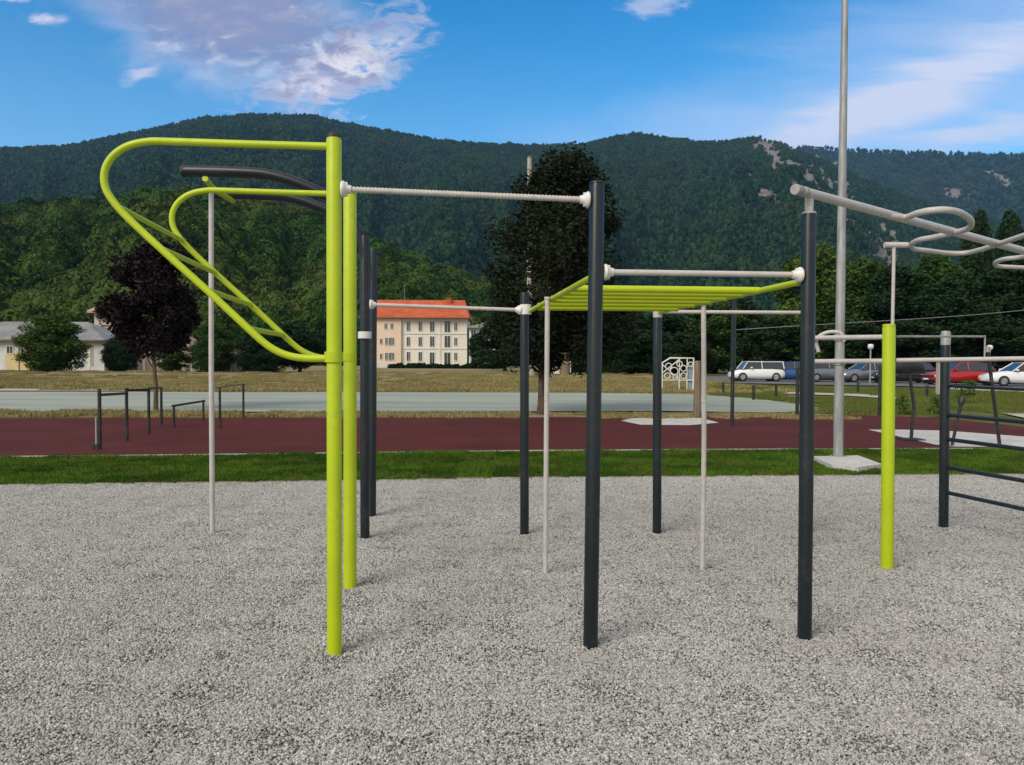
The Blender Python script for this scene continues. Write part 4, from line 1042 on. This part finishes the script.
# slim dark post by the road
sp = G(732,427); r_ = tag(empty('slim_post', sp), 'slim dark lamp post on the far side of the red track', 'post')
part(MB().tube([sp,(sp.x,sp.y,1.35)], .045, 12), 'shaft', M['black'], r_)
tp = D(734,283,sp.y); part(MB().tube([(sp.x,sp.y,1.35),(sp.x,sp.y,tp.z)], [.07,.055], 12), 'upper_shaft', M['anthracite'], r_)
part(MB().tube([(sp.x,sp.y,1.33),(sp.x,sp.y,1.40)], .08, 12), 'collar', M['black'], r_)
r_ = tag(empty('overhead_cable', (sp.x,sp.y,0)), 'thin overhead cable running right from the slim dark post before the trees', 'cable')
c0 = Vector((sp.x,sp.y,D(733,330,sp.y).z)); c1_ = D(1200,285,30); mid = c0.lerp(c1_,.5)-Vector((0,0,.25))
part(MB().tube(crv([c0,mid,c1_],12), .008, 6), 'wire', M['galv'], r_)
wp1 = G(697,417); r_ = tag(empty('wooden_post', wp1), 'grey-brown wooden post at the back of the track, by the pale slab', 'post')
part(MB().tube([wp1,(wp1.x,wp1.y,D(697,362,wp1.y).z)], [.10,.09], 10), 'shaft', M['wood'], r_)
part(MB().tube([(wp1.x,wp1.y,D(697,362,wp1.y).z),(wp1.x,wp1.y,D(697,360.8,wp1.y).z)], [.1,.06], 10), 'top', M['wood'], r_)
wp2 = G(940,400); r_ = tag(empty('timber_post', wp2), 'short pale timber post left behind the grey-capped dark post, before the red car', 'post')
part(MB().box((wp2.x-.12,wp2.y-.12,0),(wp2.x+.12,wp2.y+.12,D(940,362,wp2.y).z)), 'shaft', M['palewood'], r_)
part(MB().box((wp2.x-.14,wp2.y-.14,D(940,362,wp2.y).z),(wp2.x+.14,wp2.y+.14,D(940,361,wp2.y).z)), 'cap', M['palewood'], r_)
for px, pt, lb in ((797,368,'thin black post at the back of the track, partly behind the near right dark post'),(879.5,366,'thin black post at the back of the track, beside the near lime post')):
    p = G(px,416); r_ = tag(empty('thin_post', p), lb, 'post', 'thin black posts at the back of the track')
    part(MB().tube([p,(p.x,p.y,D(px,pt,p.y).z)], .05, 8), 'shaft', M['black'], r_)
    part(MB().tube([(p.x,p.y,D(px,pt,p.y).z),(p.x,p.y,D(px,pt,p.y).z+.05)], [.06,.03], 8), 'cap', M['black'], r_)
# bollards with a rail on the lawn
BO = [(723,386,393,'first short black bollard on the lawn, nearest the road'),(753.5,385,400,'tall thin black bollard on the lawn below the white van'),(776,384,397,'short black bollard on the lawn below the blue car'),(858,383,393,'short black bollard on the lawn just right of the tall mast'),(927,386,397,'short black bollard on the lawn below the dark car')]
for px, pt, pb2, lb in BO:
    p = G(px,pb2); r_ = tag(empty('bollard', p), lb, 'bollard', 'black bollards on the lawn')
    z = max(.5, D(px,pt,p.y).z)
    part(MB().tube([p,(p.x,p.y,z*.9)], .055, 8), 'shaft', M['black'], r_)
    part(MB().tube([(p.x,p.y,z*.9),(p.x,p.y,z*.96),(p.x,p.y,z)], [.075,.075,.04], 8), 'head', M['black'], r_)
p, q = G(753.5,400), G(776,397); r_ = tag(empty('low_cable', p), 'low cable strung between two black bollards on the lawn', 'cable')
c0 = Vector((p.x,p.y,.55)); c1_ = Vector((q.x,q.y,.55)); part(MB().tube(crv([c0, c0.lerp(c1_,.5)-Vector((0,0,.12)), c1_],6), .015, 6), 'wire', M['black'], r_)

# ------------------------------------------------------------ black bars on the track (left)
def btube(root, pts, r=.028, name='bar', mat=None): return part(MB().tube(pts, r, 12), name, mat or M['black'], root)
r_ = tag(empty('stepped_bars', G(100,450)), 'row of black training bars stepping away on the left of the red track', 'training bars')
PP = [((100,389),(100,450)),((127,388),(127,441)),((149,387.5),(149,434.5)),((162,387),(161.5,425))]
tops = []
for t, b_ in PP:
    B_ = G(*b_); T_ = D(*t, B_.y); T_ = Vector((B_.x,B_.y,T_.z)); btube(r_, [B_-Vector((0,0,.1)),T_], .030, 'post'); tops.append(T_)
for (a_, b_), dz in zip(zip(tops, tops[1:]), (-.10,-.04,-.02)): btube(r_, [a_+Vector((0,0,dz)), b_+Vector((0,0,dz))], .024, 'bar')
p = G(96.5,450); btube(r_, [Vector((p.x,p.y,-.05)),Vector((p.x,p.y,.55))], .016, 'side_tube', M['galv'])
sub(MB().box((p.x-.05,p.y-.04,0),(p.x+.05,p.y+.04,.10)), 'foot_block', M['black'], r_, [o for o in r_.children if o.name.startswith('side_tube')][0])
r_ = tag(empty('push_up_bar', G(174,428)), 'low black push-up bar on the red track', 'training bar')
A_ = G(174,428); B_ = G(203.5,420.5); za = D(174,406,A_.y).z
btube(r_, [A_-Vector((0,0,.1)), Vector((A_.x,A_.y,za))], .026, 'post'); btube(r_, [B_-Vector((0,0,.1)), Vector((B_.x,B_.y,za))], .026, 'post')
btube(r_, [Vector((A_.x-.03,A_.y,za)), Vector((B_.x+.03,B_.y,za))], .026, 'bar')
r_ = tag(empty('parallel_bar', G(220,427)), 'pair of black upright posts with a thin bar, just right of the white pole', 'training bar')
A_ = G(220,427.5); B_ = G(243.5,418.5); za = D(220,387.5,A_.y).z
btube(r_, [A_-Vector((0,0,.1)), Vector((A_.x,A_.y,za))], .028, 'post'); btube(r_, [B_-Vector((0,0,.1)), Vector((B_.x,B_.y,za))], .028, 'post')
btube(r_, [Vector((A_.x-.08,A_.y,za-.01)), Vector((B_.x,B_.y,za-.01))], .010, 'bar')
# black machines on the right
B_ = G(911,440); r_ = tag(empty('exercise_machine', B_), 'black padded exercise machine on a bent thin pole beside the pale runway', 'exercise machine')
btube(r_, crv([B_-Vector((0,0,.05)), D(912.5,420,B_.y), D(914,408,B_.y), D(912,392,B_.y), D(909.5,374,B_.y)],5), .032, 'bent_pole')
c_ = D(905,370,B_.y)
part(MB().tube([c_+Vector((x,0,z)) for x, z in ((-.42,-.06),(-.38,.0),(-.2,.05),(.1,.06),(.3,.03),(.38,-.05))], [.03,.10,.13,.13,.10,.03], 14), 'saddle_pad', M['cap'], r_)
btube(r_, [c_+Vector((-.1,0,-.12)), c_+Vector((.62,.1,-.12))], .03, 'handle')
part(MB().box((B_.x-.2,B_.y-.2,.006),(B_.x+.2,B_.y+.2,.03)), 'base_plate', M['black'], r_)
A_ = G(951.5,446); T_ = D(962,399,A_.y); r_ = tag(empty('lever_machine', A_), 'thin slanted black lever with a knob beside the dark wall bars post', 'exercise machine')
btube(r_, [A_-Vector((0,0,.03)), T_], .028, 'lever'); part(MB().tube([T_-Vector((.02,0,.1)), T_, T_+Vector((.01,0,.05))], [.05,.06,.03], 12), 'knob', M['black'], r_)
q_ = D(953.5,402,A_.y); btube(r_, [Vector((q_.x,q_.y+.4,0)), Vector((q_.x,q_.y+.4,q_.z))], .022, 'side_rod')
A_ = G(1000,446); T_ = D(988,352,A_.y); r_ = tag(empty('leaning_pole', A_), 'tall thin black leaning pole on the pale runway before the white car', 'pole')
btube(r_, [A_-Vector((0,0,.03)), T_], .032, 'shaft'); part(MB().tube([T_, T_+Vector((-.01,0,.10))], [.05,.04], 10), 'top_grip', M['galv'], r_)
# weeds by the track edge on the right
def weed(px, py, s, lb, seed):
    cm_, cl_ = crown_mesh(seed, .28, .24, .34, 420, .035, M['leaf_bright']); p = G(px,py)
    tree_obj('weed_plant', p, cm_, trunk_mesh(seed, .35, .008, cl_, M['leaf_bright'], 6), s, 0, lb, 'plant', 'leafy weeds at the track edge')
weed(966,404,1.5,'leafy weed clump on the lawn between the wall bars post and the leaning pole',91)
weed(937,417,1.1,'low weed clump at the track edge just left of the wall bars post',92)
weed(902,414,.9,'small weed clump at the track edge right of the near lime post',93)

# ------------------------------------------------------------ air
hm = bpy.data.materials.new('haze_air'); hm.use_nodes = True; n_ = hm.node_tree
for x in list(n_.nodes): n_.nodes.remove(x)
o_ = n_.nodes.new('ShaderNodeOutputMaterial'); v_ = n_.nodes.new('ShaderNodeVolumePrincipled')
v_.inputs['Color'].default_value = (.30,.54,1,1); v_.inputs['Density'].default_value = .000055; v_.inputs['Anisotropy'].default_value = .2
n_.links.new(v_.outputs[0], o_.inputs['Volume'])
hz_ = MB().box((-6500,-900,-1400),(6500,6500,1500)).build('haze', hm); tag(hz_, kind='stuff')
